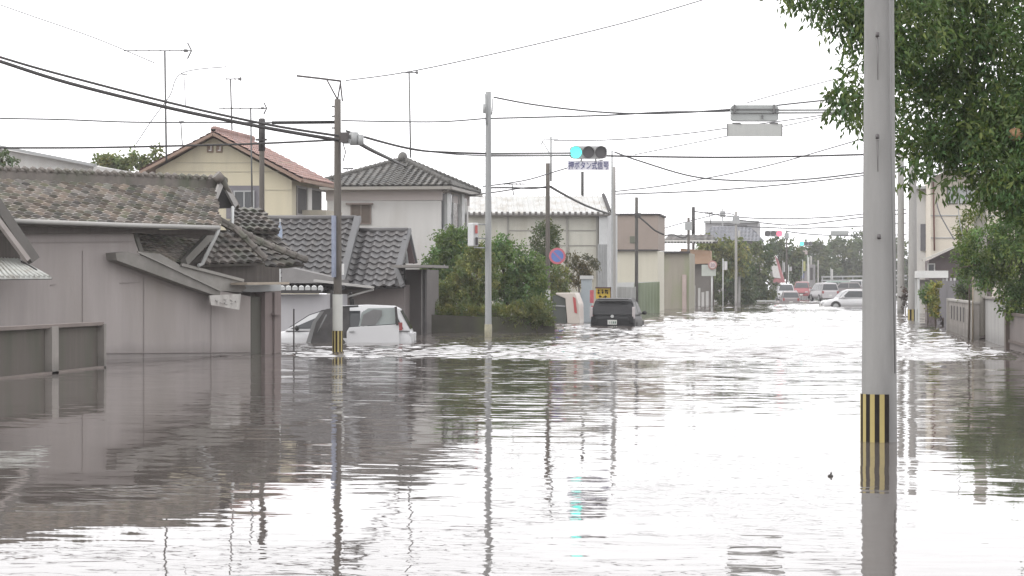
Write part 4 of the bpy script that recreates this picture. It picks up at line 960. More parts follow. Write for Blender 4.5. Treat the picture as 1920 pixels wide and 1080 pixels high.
# ================================================================== overhead cables
def cable(label, pts, wpx, t, m=None):
    P = []
    for p in pts: P.append(D(p[0], p[1], p[2] if len(p) > 2 else t))
    Q = []
    for i in range(len(P)-1):
        p0 = P[max(i-1, 0)]; p1 = P[i]; p2 = P[i+1]; p3 = P[min(i+2, len(P)-1)]
        for k in range(6):
            u = k/6; Q.append(.5*((2*p1)+(p2-p0)*u+(2*p0-5*p1+4*p2-p3)*u*u+(3*p1-p0-3*p2+p3)*u*u*u))
    Q.append(P[-1]); mb = MB(); mb.tube(Q, wpx*.85*t/F, 6)
    return tag(mb.build('overhead_cable', m or M_wire), label, 'cable', 'overhead cables')
GW = mat('cable_grey', (.20, .20, .21), .6); DW = mat('cable_dim', (.10, .10, .105), .6)
cable('upper thick black cable sweeping from left edge to dark pole', [(-60, 88), (0, 107), (100, 136), (320, 193), (500, 233), (636, 255)], 2.8, 47)
cable('lower thick twisted black cable from left edge to dark pole', [(-60, 95), (0, 115), (130, 156), (320, 203), (490, 238), (636, 263)], 4.0, 47)
cable('thin straight cable crossing before the cream gable', [(-60, 277), (150, 277), (350, 273), (490, 269), (636, 262)], 2.2, 50)
cable('thin pale cable running level above the roofs at left', [(-60, 221), (110, 224), (250, 229), (450, 230), (520, 230)], 1.6, 52, DW)
cable('very faint cable falling from the top left corner', [(0, 9), (60, 30), (180, 72), (290, 118)], 1.0, 50, GW)
cable('dropping thin cable from antenna to old house roof', [(425, 125), (341, 137), (318, 180), (285, 225), (255, 270)], 1.0, 58, GW)
cable('level pale cable from dark pole to grey signal pole', [(640, 226), (740, 228), (830, 228), (912, 222)], 1.5, 56, DW)
cable('thin cable rising away to the upper middle of the sky', [(648, 151), (780, 132), (1000, 84), (1180, 40), (1330, -4)], 1.3, 60, GW)
cable('black cable between dark pole and grey signal pole', [(648, 245), (700, 262), (780, 281), (850, 286), (912, 288)], 2.2, 56)
cable('second thin cable between dark pole and grey signal pole', [(684, 256), (760, 276), (840, 288), (912, 292)], 1.4, 56, DW)
cable('thick twisted cable dropping from dark pole toward the grey hip roof', [(655, 256, 49), (690, 278, 55), (733, 299, 66), (760, 312, 92)], 4.2, 58)
cable('long level cable across the street left of the concrete pole', [(1130, 292), (1240, 294), (1360, 295), (1500, 293), (1612, 290), (1720, 288)], 2.0, 75)
cable('upper sagging cable from signal pole to the right signal', [(925, 182), (1000, 196), (1100, 208), (1190, 213), (1280, 211), (1372, 205)], 1.8, 62, DW)
cable('lower cable crossing the sagging one toward the cherry tree', [(920, 222), (1040, 219), (1140, 216), (1250, 210), (1368, 208), (1470, 196), (1575, 185)], 1.7, 62, DW)
cable('deeply sagging cable right of the traffic light', [(1152, 285), (1200, 302), (1300, 331), (1400, 339), (1500, 337), (1612, 325), (1700, 312)], 1.7, 84, DW)
cable('thin cable rising right beneath the deeply sagging one', [(1153, 359), (1230, 350), (1320, 335), (1450, 308), (1612, 262), (1700, 240)], 1.3, 90, GW)
cable('lowest pale cable rising gently to the right', [(1155, 364), (1250, 361), (1350, 356), (1480, 345), (1612, 330), (1700, 320)], 1.4, 90, DW)
cable('faint cable passing behind the blank name board', [(1038, 263), (1150, 262), (1280, 251), (1380, 238), (1500, 222), (1612, 205)], 1.2, 85, GW)
cable('faint steep cable behind the blank name board', [(1190, 290), (1290, 270), (1370, 254), (1490, 232), (1612, 200)], 1.0, 85, GW)
cable('faint cable rising to the leaves at upper right', [(1400, 193), (1460, 176), (1560, 150), (1640, 132)], 1.0, 70, GW)
cable('cable pair between signal pole and brown pole', [(918, 352), (960, 352), (1000, 353), (1026, 350)], 1.8, 76)
cable('low tangled cable behind the grey hip roof eave', [(880, 366), (930, 360), (985, 352), (1026, 352)], 1.4, 90)
cable('faint line rising from hip house to the traffic light', [(905, 350), (985, 338), (1040, 322), (1075, 312), (1130, 300)], 1.3, 84, DW)
cable('twisted black cable descending before the white ribbed roof', [(1032, 350, 88), (1060, 366, 92), (1100, 386, 100), (1143, 401, 108), (1160, 402, 112)], 2.6, 98)
cable('sagging cable from black pole to taupe building', [(1195, 404), (1212, 418), (1228, 432), (1245, 440)], 2.0, 125)
cable('thin cable from taupe building to canopy poles', [(1245, 442), (1262, 440), (1280, 446), (1292, 440)], 1.4, 150)
cable('uppermost distant cable over the far junction', [(1300, 396), (1380, 407), (1470, 410), (1560, 407), (1612, 402), (1700, 392)], 1.2, 170, DW)
cable('second distant cable over the far junction', [(1380, 412), (1480, 422), (1560, 415), (1612, 408), (1700, 400)], 1.2, 170, DW)
cable('third distant cable over the far junction', [(1380, 424), (1480, 428), (1540, 427), (1612, 424), (1700, 418)], 1.2, 180, DW)
cable('lowest distant cable above the far green signal', [(1475, 434), (1530, 440), (1612, 442), (1700, 440)], 1.1, 200, DW)
cable('short distant cable over the apartment block', [(1245, 428), (1291, 415), (1355, 400), (1380, 404)], 1.0, 170, GW)
cable('drop cable on the right cream house', [(1755, 375), (1762, 400), (1775, 425), (1790, 450)], 1.4, 85, GW)

# ================================================================== RIGHT SIDE
FR_ = Fr(D(1790, 500, 112).xy, 0)
hR = thing('house', 'cream two-storey house behind the cherry tree on the right', 'house', FR_.pt(0, 0, 0))
mb = MB(); wallpoly(mb, FR_, 0, [(1745, 334), (1778, 318), (1860, 328), (1930, 350)], 7); mb.build('wall', mat('right_cream', (.72, .66, .56), .85, .05, 1), hR)
mb = MB(); mb.beam(FR_.P(1725, 335, -.4), FR_.P(1780, 315, -.4), .9, .12); mb.beam(FR_.P(1780, 315, -.4), FR_.P(1930, 345, -.4), .9, .12); mb.build('roof', M_grey, hR)
window(FR_, 1777, 352, 1830, 381, 0, hR, mull=2, m=mat('frosted', (.45, .47, .46), .3), fm=mat('frame_dk', (.14, .13, .12), .6))
mb = MB(); mb.tube([FR_.P(1732, 341, -.1), FR_.P(1750, 341, -.1), FR_.P(1752, 470, -.1)], .045, 6); mb.build('downpipe', mat('pipe_red', (.24, .12, .10), .6), hR)
mb = MB(); mb.beam(FR_.P(1745, 404, -.02), FR_.P(1900, 404, -.02), .04, .05); mb.beam(FR_.P(1745, 446, -.02), FR_.P(1900, 446, -.02), .04, .05); mb.build('wall_joint', M_grey, hR)
hW = thing('house', 'narrow white house wall between grey pole and cream house', 'house', FR_.pt(-2.5, 6, 0))
mb = MB(); wallpoly(mb, FR_, 6, [(1716, 355), (1748, 355)], 4); mb.build('wall', M_white, hW)
mb = MB(); poly(mb, FR_, 5.9, [(1726, 420), (1742, 420), (1742, 470), (1726, 470)], .1); mb.build('dark_door', mat('slate_dark', (.16, .16, .18), .6), hW)
mb = MB(); mb.beam(FR_.P(1712, 352, 5.7), FR_.P(1748, 352, 5.7), .8, .14); mb.build('roof', M_grey, hW)
hS = thing('house', 'small dark brown house with pale-edged sloping roof on the right', 'house', D(1760, 600, 92).xy.to_3d())
FT = Fr(D(1760, 600, 92).xy, 0)
mb = MB(); wallpoly(mb, FT, 0, [(1742, 488), (1800, 460), (1860, 440)], 4); mb.build('wall', mat('dark_brown_wall', (.16, .13, .13), .8), hS)
mb = MB(); mb.beam(FT.P(1730, 488, -.4), FT.P(1860, 433, -.4), 1.0, .08); mb.build('roof', mat('roof_pale', (.55, .53, .49), .6), hS)
window(FT, 1741, 496, 1751, 508, -.02, hS, mull=0, fm=M_white)
cp = thing('carport', 'flat white carport roof on thin posts over the side entrance', 'carport', D(1745, 600, 88).xy.to_3d())
FP_ = Fr(D(1745, 600, 88).xy, 0)
a0 = FP_.ab(FP_.P(1720, 510, 0))[0]; a1 = FP_.ab(FP_.P(1778, 510, 0))[0]; zc = FP_.P(1740, 521, 0).z
mb = MB(); mb.fbox(FP_, a0, a1, 0, 3, zc, zc+.28); mb.build('roof', mat('carport_white', (.75, .75, .73), .5), cp)
mb = MB()
for a in (a0+.05, a1-.05, a1+.25):
    for b_ in (.1, 2.9): mb.fbox(FP_, a-.04, a+.04, b_-.04, b_+.04, WB, zc)
mb.build('post', M_lgrey, cp)
mb = MB(); poly(mb, FP_, 3.2, [(1724, 524), (1775, 524), (1775, 560), (1724, 560)], .1); mb.build('back_wall', mat('back_mixed', (.30, .28, .27), .8, .4, 6), cp)
tree('hedge', 'round green potted bush beside the yellow-green hedge', 'shrub', [(1738, 545, 11, 16), (1742, 558, 10, 12)], 84, 1100, .1, .05, M_leafS, 'right side hedges', tr=.03, clump=.15)
tree('hedge', 'tall yellow-green clipped hedge against the dark block wall', 'hedge', [(1752, 545, 9, 20), (1753, 572, 8, 20)], 78, 1300, .1, .05, leafmat('leaf_yellow', (.26, .27, .08)), 'right side hedges', tr=.03, clump=.13)
tree('hedge', 'small dark plant above the grey block wall', 'shrub', [(1812, 548, 22, 10), (1800, 538, 10, 10)], 66, 900, .09, .045, M_leafD, 'right side hedges', tr=.03, clump=.13)
# walls along the right, running with the street
def sidewall(name, label, x, px0, px1, zt, m, th=.15):
    y0 = ROAD.S(px0, 560, x).y; y1 = ROAD.S(px1, 560, x).y
    e = thing(name, label, 'wall', (x, min(y0, y1), 0)); mb = MB()
    mb.box((x+th/2, (y0+y1)/2, (zt+WB)/2), (th, abs(y1-y0), zt-WB)); mb.build('wall', m, e)
    return e, min(y0, y1), max(y0, y1)
e, ya, yb = sidewall('block_wall', 'dark grey block wall beyond the pale pierced wall', 3.95, 1791, 1757, 1.62, mat('block_dark', (.17, .16, .17), .9, .15, 3))
tree('hedge', 'dark brown dead plant at the foot of the dark block wall', 'shrub', [(1768, 600, 7, 9)], 80, 260, .08, .04, leafmat('leaf_dead', (.07, .05, .05)), 'right side hedges', tr=.03, clump=.1)
x = 3.75; e, ya, yb = sidewall('block_wall', 'pale concrete block wall pierced with narrow slots', x, 1826, 1779, .98, M_block)
mb = MB()
for k in range(5):
    y = ya+(yb-ya)*(.35+k*.13); mb.box((x-.004, y, .62), (.02, .35, .42))
mb.build('slot', M_dark, e)
mb = MB(); mb.box((x+.06, (ya+yb)/2, 1.0), (.2, yb-ya+.05, .06)); mb.box((x+.05, yb, .05), (.24, .2, 2.0)); mb.build('coping', mat('coping_conc', (.42, .40, .37), .9), e)
mb = MB()
for k in range(1, 4): mb.box((x-.003, (ya+yb)/2, k*.2), (.01, yb-ya, .012))
for k in range(18): mb.box((x-.003, ya+(yb-ya)*k/18, .35), (.01, .012, .9))
mb.build('block_joint', mat('joint_grey', (.24, .22, .2), .9), e)
e, ya, yb = sidewall('garden_wall', 'smooth grey rendered wall right of the stained pole', 4.05, 1896, 1846, 1.12, mat('render_grey', (.44, .43, .415), .85, .06, 1.5, True, tide=.3, dirt=(.35, .34, .33), bump=.15))
mb = MB(); mb.box((4.1, (ya+yb)/2, 1.14), (.22, yb-ya, .05)); mb.build('coping', M_block, e)
gp = thing('gate', 'dark brown gate post and slatted gate at the right edge', 'gate', (4.05, ya-.3, 0))
s1 = ROAD.S(1887, 590, 3.95); s2 = ROAD.S(1935, 590, 3.95)
mb = MB(); mb.box((3.98, s1.y, 0.05), (.12, .5, .86*2-.05)); mb.build('post', mat('gate_brown', (.13, .10, .085), .7, .2, 3, True), gp)
mb = MB()
yy0, yy1 = s2.y, s1.y-.35
for k in range(22): mb.box((4.02, yy0+(yy1-yy0)*k/21, .05), (.03, (yy1-yy0)/21*.75, 1.6))
mb.build('slat', mat('gate_slat', (.22, .19, .18), .7, .2, 3, True), gp)
mb = MB()
for z in (.82, .2): mb.box((3.99, (yy0+yy1)/2, z), (.05, yy1-yy0, .06))
mb.build('rail', mat('gate_brown', (.13, .10, .085), .7), gp)

# cherry tree overhanging from the right
TD = 25.5
blobs = [(1905, 120, 190, 190, 26.5), (1900, 290, 120, 110, 25.5), (1770, 60, 130, 100, 26), (1780, 210, 110, 85, 26), (1690, 30, 90, 80, 25), (1600, 5, 75, 45, 25), (1520, -22, 52, 26, 24.8),
         (1640, 75, 50, 60, 25), (1625, 178, 48, 26, 25), (1630, 208, 50, 20, 25), (1725, 275, 60, 30, 25.5), (1805, 278, 66, 30, 25.5), (1895, 340, 44, 40, 25), (1925, 390, 36, 50, 25), (2050, 200, 200, 260, 27), (1700, -90, 240, 90, 26), (1690, 150, 30, 28, 26)]
ct = thing('cherry_tree', 'large leafy tree overhanging the street at the upper right', 'tree', (6.6, 26.5, 0))
crown(blobs, TD, 56000, .095, .034, M_leafT, ct, .21, .45, 16, thick=1.0)
edge = [(1566, 160, 20, 8, 24.6), (1575, 190, 22, 10, 24.6), (1598, 215, 22, 10, 24.6), (1560, 205, 12, 8, 24.6), (1480, -8, 26, 12, 24.7), (1530, 12, 26, 10, 24.7), (1560, 40, 18, 12, 24.7), (1585, 85, 16, 16, 24.7), (1595, 165, 22, 10, 24.6), (1590, 205, 14, 8, 24.6), (1600, 120, 14, 14, 24.7), (1590, 20, 22, 18, 24.7), (1720, 320, 22, 12, 24.9), (1780, 352, 18, 14, 24.9), (1700, 345, 12, 14, 24.9)]
crown([eb for eb in edge], TD, 900, .11, .038, M_leafT, ct, .17, .8, 10, name='foliage_fringe')
mb = MB(); base = Vector((6.6, 26.5, WB)); fork = Vector((6.3, 26.2, 2.2))
mb.tube([base, Vector((6.55, 26.4, .8)), fork], [.2, .16, .13], 10)
for b_ in blobs:
    c = D(b_[0], b_[1], b_[4]); mid = fork.lerp(c, .5)+Z*.25; mb.tube([fork, mid.lerp(fork, .3)], [.05, .02], 6)
    for k in range(0):
        q_ = c+Vector(rng.normal(size=3)*np.array([b_[2], b_[2], b_[3]])*.5*b_[4]/F); mb.tube([c.lerp(q_, .2), q_], [.008, .003], 4)
mb.build('trunk', mat('bark_dark', (.055, .045, .038), .9, .3, 6), ct)
mb = MB(); mb.ball(D(1904, 252, 25.1), (.085, .085, .075), 0, 14, 10); mb.build('fruit', mat('fruit_orange', (.42, .24, .12), .5, .2, 8), ct)
tree('shrub', 'full dark green shrub leaning over the grey wall at the right edge', 'shrub', [(1865, 470, 68, 52), (1905, 500, 62, 62), (1850, 500, 48, 38), (1920, 440, 50, 50), (1905, 555, 30, 34), (1935, 560, 40, 60)], 50, 14000, .1, .045, M_leafS, 'right side shrubs', trunkpx=1925, tr=.08, clump=.2, droop=.4)
tree('shrub', 'sparse upright plant beside the cream house downpipe', 'shrub', [(1800, 430, 12, 22), (1822, 425, 26, 30), (1795, 455, 8, 16)], 60, 900, .11, .04, M_leafY, 'right side shrubs', trunkpx=1815, tr=.03, clump=.2)
tree('shrub', 'small dark bush behind the grey pole with dark foot band', 'shrub', [(1697, 562, 6, 13), (1698, 545, 3, 6)], 108, 300, .12, .06, leafmat('leaf_dead', (.06, .045, .04)), None, tr=.03, clump=.14)

# ================================================================== VEHICLES
def car(label, loc, rz, Lh, Wd, H, body, kind='hatch', group='cars stranded in the flood', detail=True, glass=None, rear=None, plate=True, cat='car', lampm=None, prof4=None, beltf=None, plz=None):
    """local: +y forward, z=0 the wheels' contact"""
    e = thing('car', label, cat, loc, group, rz)
    gl = glass or M_glass; hw = Wd/2; gc = .28; belt = H*(.58 if kind != 'suv' else .55)
    hood = belt*.9 if kind != 'van' else belt*.93
    if beltf: belt = H*beltf; hood = belt*.92
    nose, tail = Lh/2, -Lh/2
    if kind == 'van': ws0, ws1, r1, r0 = Lh*.36, Lh*.16, -Lh*.44, -Lh*.485
    elif kind == 'sedan': ws0, ws1, r1, r0 = Lh*.24, Lh*.07, -Lh*.22, -Lh*.40
    else: ws0, ws1, r1, r0 = Lh*.26, Lh*.10, -Lh*.36, -Lh*.475
    if prof4: ws0, ws1, r1, r0 = [q_*Lh for q_ in prof4]
    st = [(tail, .30, belt*.84, .88), (tail+.05, .22, belt*.97, .94), (tail+.25, gc-.08, belt, .97), (-Lh*.2, gc-.06, belt, 1), (Lh*.1, gc-.06, belt, 1), (ws0-.05, gc-.06, belt*.985, .99), (ws0+.25, gc-.06, hood, .97), (nose-.25, gc-.06, hood*.88, .92), (nose-.06, .22, hood*.74, .82), (nose, .30, hood*.62, .72)]
    rings = []
    for y, z0, z1, wf in st:
        w_ = hw*wf; hgt = z1-z0
        half = [(w_*.82, z0), (w_*.97, z0+hgt*.12), (w_, z0+hgt*.45), (w_*.985, z0+hgt*.75), (w_*.93, z0+hgt*.95), (w_*.80, z1+.005), (w_*.4, z1+.02)]
        ring = [Vector((a, y, b)) for a, b in half]+[Vector((-a, y, b)) for a, b in half[::-1]]
        rings.append(ring)
    mb = MB(); k = len(rings[0]); n0 = len(mb.v)
    for r_ in rings: mb.v += r_
    for i in range(len(rings)-1):
        for j in range(k):
            a = i*k+j; b = i*k+(j+1) % k; mb.f.append([a, b, b+k, a+k]); mb.m.append(0); mb.c.append((1, 1, 1)); mb.sm.append(True)
    for fa in (list(range(k-1, -1, -1)), [(len(rings)-1)*k+j for j in range(k)]): mb.f.append(fa); mb.m.append(0); mb.c.append((1, 1, 1)); mb.sm.append(False)
    mb.build('body', body, e, local=True)
    # cabin
    wb = hw*(.96 if kind == 'hatch' else .93); wt = hw*(.80 if kind == 'hatch' else .74); zb = belt-.01; zr = H
    prof = [(ws0, zb), (ws0+(ws1-ws0)*.5, zb+(zr-zb)*.60), (ws1+.12, zr-.10), (ws1-.12, zr-.03), ((ws1+r1)/2, zr), (r1+.1, zr-.03), (r1-.04, zr-.10), (r0, zb)]
    wz = lambda z: wb+(wt-wb)*min(1, max(0, (z-zb)/(zr-.1-zb)))
    mb = MB(); rg = []
    for y, z in prof:
        wq = wz(z)-(.05 if z > zr-.05 else 0); rg.append([Vector((wq, y, z)), Vector((wq*.5, y, z+.012)), Vector((-wq*.5, y, z+.012)), Vector((-wq, y, z))])
    for a, b in zip(rg, rg[1:]):
        for j in range(3): mb.face([a[j], a[j+1], b[j+1], b[j]], 0, (1, 1, 1), True)
    for sgn in (0, 3): mb.face([r_[sgn] for r_ in rg], 0)
    cab = mb.build('cabin', body, e, local=True)
    # glass
    def side_pane(y0b, y1b, y0t, y1t, nm='side_window', m=None):
        for sg in (1, -1):
            za, zc = zb+.05, zr-.14; o_ = .012
            mb = MB(); A = Vector((sg*(wz(za)+o_), y0b, za)); B = Vector((sg*(wz(za)+o_), y1b, za)); C = Vector((sg*(wz(zc)+o_), y1t, zc)); E = Vector((sg*(wz(zc)+o_), y0t, zc))
            mb.prism([A, B, C, E], Vector((-sg*.01, 0, 0))); mb.build(nm, m or gl, e, local=True)
    yf_b, yf_t = (ws0-.14 if prof4 else ws0-.22), ws1+.02; yr_b, yr_t = r0+.18, r1+.06; mid = (yf_t+yr_t)/2+.05
    side_pane(mid+.04, yf_b, mid+.04, yf_t); 
    if kind == 'van':
        q3 = yr_t+.75; side_pane(q3+.05, mid-.04, q3+.05, mid-.04); side_pane(yr_b, q3-.05, yr_t+.02, q3-.05)
    else: side_pane(yr_b, mid-.04, yr_t, mid-.04)
    def cross_pane(y0, z0, y1, z1, nm, o_, ins=.06):
        d = Vector((0, y1-y0, z1-z0)); nn = Vector((0, d.z, -d.y)).normalized(); 
        if (nn.y > 0) != (o_ > 0): nn = -nn
        mb = MB(); A, B = Vector((wz(z0)-ins, y0, z0))+nn*.01, Vector((-wz(z0)+ins, y0, z0))+nn*.01; C, E = Vector((-wz(z1)+ins, y1, z1))+nn*.01, Vector((wz(z1)-ins, y1, z1))+nn*.01
        mb.prism([A, B, C, E], nn*.008); return mb.build(nm, gl, e, local=True)
    f = .12; lerp = lambda a, b, t: a+(b-a)*t
    mb = MB(); sec = [(lerp(prof[0][0], prof[1][0], .15), lerp(prof[0][1], prof[1][1], .15)), prof[1], (lerp(prof[1][0], prof[2][0], .92), lerp(prof[1][1], prof[2][1], .92))]
    for (ya_, za_), (yb_, zb_) in zip(sec, sec[1:]):
        nn = Vector((0, za_-zb_, yb_-ya_)); nn = nn.normalized(); nn = -nn if nn.z < 0 else nn
        mb.prism([Vector((wz(za_)-.06, ya_, za_))+nn*.014, Vector((-wz(za_)+.06, ya_, za_))+nn*.014, Vector((-wz(zb_)+.06, yb_, zb_))+nn*.014, Vector((wz(zb_)-.06, yb_, zb_))+nn*.014], nn*.008)
    mb.build('windscreen', gl, e, local=True)
    cross_pane(lerp(r0, r1-.04, .06), lerp(zb, zr-.1, .06), lerp(r0, r1-.04, .92), lerp(zb, zr-.1, .92), 'rear_window', -1)
    # wheels
    for sg in (1, -1):
        for y in (Lh*.31, -Lh*.31):
            mb = MB(); mb.tube([(sg*(hw-.2), y, .31), (sg*(hw+.005), y, .31)], .36, 20); wa = mb.build('wheel_arch', M_black, e, local=True)
            mb = MB(); mb.tube([(sg*(hw-.22), y, .31), (sg*(hw+.012), y, .31)], .31, 20); wh = mb.build('wheel', M_black, e, local=True)
            mb = MB(); mb.tube([(sg*(hw), y, .31), (sg*(hw+.02), y, .31)], .19, 14); mb.build('rim', M_grey, wh, local=True)
    for sg in (1, -1):
        mb = MB(); mb.ball((sg*(hw+.08), ws0-.32, belt+.06), (.09, .06, .07)); mb.beam((sg*(hw-.08), ws0-.3, belt), (sg*(hw+.05), ws0-.32, belt+.04), .05, .03); mb.build('mirror', M_black if detail else body, e, local=True)
        mb = MB(); mb.box((sg*hw*.80, tail+.03, belt*.82), (.18, .12, .24)); mb.build('tail_lamp', lampm or mat('tail_red', (.20, .04, .04), .3), e, local=True, bevel=.02)
        mb = MB(); mb.box((sg*hw*.62, nose-.06, hood*.70), (.3, .14, .12)); mb.build('headlight', mat('lamp_clear', (.6, .62, .62), .15), e, local=True, bevel=.02)
    if plate:
        for y, zz in ((tail-.012, plz or belt*.52), (nose+.01, .38)):
            mb = MB(); mb.box((0, y, zz), (.33, .02, .165)); mb.build('number_plate', mat('plate_white', (.75, .75, .72), .5), e, local=True)
    mb = MB(); mb.box((0, nose-.01, hood*.52), (Wd*.5, .04, .1)); mb.build('grille', M_black, e, local=True)
    return e, dict(belt=belt, ws0=ws0, ws1=ws1, r0=r0, r1=r1, hw=hw, nose=nose, tail=tail, wz=wz, zb=zb, zr=zr)
P_white = mat('paint_white', (.72, .72, .73), .25, .03, 1); P_black = mat('paint_black', (.022, .022, .024), .45, .05, 1, spec=.25); P_red = mat('paint_red', (.35, .10, .11), .3, .05)
P_grey = mat('paint_grey', (.30, .27, .27), .3, .05); P_silver = mat('paint_silver', (.56, .54, .55), .3, .05, metal=.3)
# white minivan, side-on, nose to the left
tV = 58.0; sV = F/tV
H = 1.68; zw = (640-571)/sV; pos = D(646, HOR, tV); pos.z = zw-H+.02
pos = D(776-4.15/2*sV, HOR, tV); pos.z = zw-H+.0
van, q = car('white minivan sunk to its door handles with doors hanging open', pos, PHI+R(90), 4.15, 1.7, H, P_white, 'van', lampm=P_white, prof4=(.285, -.01, -.405, -.487), beltf=.62)
# its near side is local -x... nose points left, near side faces the camera
nsx = 1 if (Matrix.Rotation(PHI+R(90), 3, 'Z') @ Vector((1, 0, 0))).y < 0 else -1
def vlp(px, py, out=.03):     # pixel on the near side of the van -> local point
    X = nsx*(.85+out); R3 = Matrix.Rotation(PHI+R(90), 3, 'Z'); t_ = tV - (.85+out)
    wpt = D(px, py, t_); return R3.inverted() @ (wpt-pos)
mb = MB(); P_ = [vlp(*p) for p in ((578, 640), (590, 600), (601, 582), (625, 577), (655, 575), (655, 640))]; [p.__setattr__('z', p.z-(.3 if p.z < -pos.z+.05 else 0)) for p in P_]
for p in P_: p.x = nsx*(.86-.12*max(0, (p.z-1.0)))
mb.prism(P_, Vector((-nsx*.02, 0, 0))); mb.build('dark_opening_panel', mat('cabin_dark', (.075, .07, .07), .7, .5, 4), van, local=True)  # solid panel; the dark of the open cabin's shade is painted in its colour
mb = MB()   # open front door seen nearly edge-on
P_ = [vlp(*p, .35) for p in ((574, 642), (586, 604), (600, 584), (607, 584), (592, 606), (582, 642))]
for p in P_: p.x = nsx*1.2
mb.prism(P_, Vector((-nsx*.06, 0, 0))); mb.tube([vlp(595, 625, .3), vlp(601, 612, .3), vlp(612, 590, .25)], .018, 5); mb.build('open_door', mat('door_inner', (.22, .22, .22), .6), van, local=True)
mb = MB(); P_ = [vlp(*p, .1) for p in ((650, 622), (655, 614), (748, 608), (749, 650), (650, 650))]
for p in P_: p.x = nsx*.95
mb.prism(P_, Vector((-nsx*.05, 0, 0))); mb.build('sliding_door', P_white, van, local=True, bevel=.01)
mb = MB(); P_ = [vlp(*p, .1) for p in ((672, 612), (678, 586), (690, 578), (742, 577), (741, 607))]
for p in P_: p.x = nsx*.90
mb.prism(P_, Vector((-nsx*.02, 0, 0))); sw = mb.build('sliding_window', mat('pale_glass', (.34, .38, .37), .15, .1), van, local=True)
mb = MB(); P_ = [vlp(*p, .1) for p in ((676, 611), (681, 590), (700, 580), (716, 582), (716, 592), (704, 609))]
for p in P_: p.x = nsx*.925
mb.prism(P_, Vector((-nsx*.01, 0, 0))); mb.build('seat_behind_glass', mat('seat_grey', (.2, .2, .2), .6), sw, local=True)
mb = MB(); mb.beam(vlp(742, 575, .12), vlp(745, 610, .12), .08, .06); mb.build('door_edge', M_dark, van, local=True)
mb = MB(); mb.box(vlp(750, 612, .06), (.06, .12, .2)); mb.build('side_tail_lamp', mat('tail_red', (.35, .06, .06), .3), van, local=True)
mb = MB(); mb.beam(vlp(655, 622, .12), vlp(664, 621, .12), .03, .03); mb.build('door_handle', M_grey, van, local=True)
mb = MB(); mb.beam(vlp(640, 576, .05), vlp(672, 574, .05), .04, .05); mb.build('rain_visor', M_black, van, local=True)
# black hatchback, rear view
tB = 79.5; sB = F/tB; pos = D(1148, HOR, tB); W_ = 1.66; Hb = 1.5; pos.z = (612-559)/sB - Hb
bc, q = car('black hatchback half sunk, seen from behind near the yellow sign', (pos.x, pos.y+2.05, pos.z), 0, 4.1, W_, Hb, P_black, 'hatch', glass=mat('tinted', (.03, .03, .032), .35, spec=.2), lampm=P_black, prof4=(.27, .06, -.37, -.49), beltf=.60, plz=.655)
for sg in (1, -1):
    mb = MB(); mb.box((sg*.755, -1.99, .99), (.10, .12, .42)); mb.build('tall_tail_lamp', mat('lamp_pale', (.55, .50, .50), .25), bc, local=True, bevel=.02)
mb = MB(); mb.box((0, -1.65, 1.47), (1.1, .14, .03)); mb.build('spoiler', P_black, bc, local=True)
mb = MB(); mb.tube([(0, -2.02, .865), (0, -2.09, .865)], .055, 14); mb.build('badge', M_lgrey, bc, local=True)
mb = MB()
for k, w_ in enumerate((.02, .03, .06, .06)): mb.box((-.10+k*.07, -2.075, .48), (w_*.6, .01, .07)) if False else mb.box((-.10+k*.07, -2.085, .65), (w_*.6, .01, .08))
mb.build('plate_marks', mat('plate_green', (.05, .15, .1), .5), bc, local=True)
# pale kei truck front corner behind brown pole
kt = thing('small_truck', 'cream and red corner of a small truck beyond the brown pole', 'truck', D(1062, 590, 86).xy.to_3d(), 'cars stranded in the flood')
FM = Fr(D(1062, 590, 86).xy, 0); mb = MB(); poly(mb, FM, 0, [(1042, 549), (1078, 549), (1086, 570), (1087, 607), (1064, 607), (1060, 560), (1042, 552)], 1.5); mb.build('body', mat('truck_cream', (.66, .60, .54), .4, .05), kt, bevel=.03)
mb = MB(); poly(mb, FM, -.03, [(1074, 556), (1079, 559), (1082, 588), (1077, 586)], .05); mb.build('side_lamp', mat('lamp_red', (.5, .10, .10), .4), kt)
mb = MB(); poly(mb, FM, .1, [(1036, 554), (1058, 554), (1062, 566), (1062, 607), (1036, 607)], .6); mb.build('dark_body', mat('truck_dark', (.09, .10, .09), .4), kt)
mb = MB(); mb.beam(FM.P(1037, 573, .05), FM.P(1060, 574, .05), .03, .04); mb.build('body_trim', M_grey, kt)
# blue-grey machine post and red box
vm = thing('gatepost', 'pale blue-grey gate post left of the yellow sign', 'post', D(1099, 600, 90).xy.to_3d())
a = D(1099, 520, 90); mb = MB(); mb.prism([Vector((a.x-.2, a.y, WB)), Vector((a.x+.2, a.y, WB)), Vector((a.x+.2, a.y, a.z)), Vector((a.x-.2, a.y, a.z))], (0, .4, 0)); mb.build('shaft', mat('post_blue', (.42, .47, .50), .7, .1, 2), vm)
mb = MB(); mb.box(a+Vector((0, .2, .0)), (.5, .5, .14)); mb.build('cap', M_lgrey, vm)
mb = MB(); mb.box(D(1110, 556, 88), (.13, .3, .5)); mb.box(D(1113, 585, 88), (.18, .3, .5)); tag(mb.build('standing_banner', mat('banner_red', (.5, .10, .12), .6, .4, 7)), 'narrow red banner between gate post and yellow sign', 'banner')
dk = thing('gatepost', 'dark green post with grey top behind the small truck', 'post', D(1089, 600, 92).xy.to_3d())
mb = MB(); a = D(1090, 556, 92); mb.box(Vector((a.x, a.y, (a.z+WB)/2)), (.2, .2, a.z-WB)); mb.build('shaft', mat('post_dkgreen', (.06, .08, .07), .7), dk)
mb = MB(); mb.box(a+Z*.08, (.16, .16, .2)); mb.build('cap', M_grey, dk)
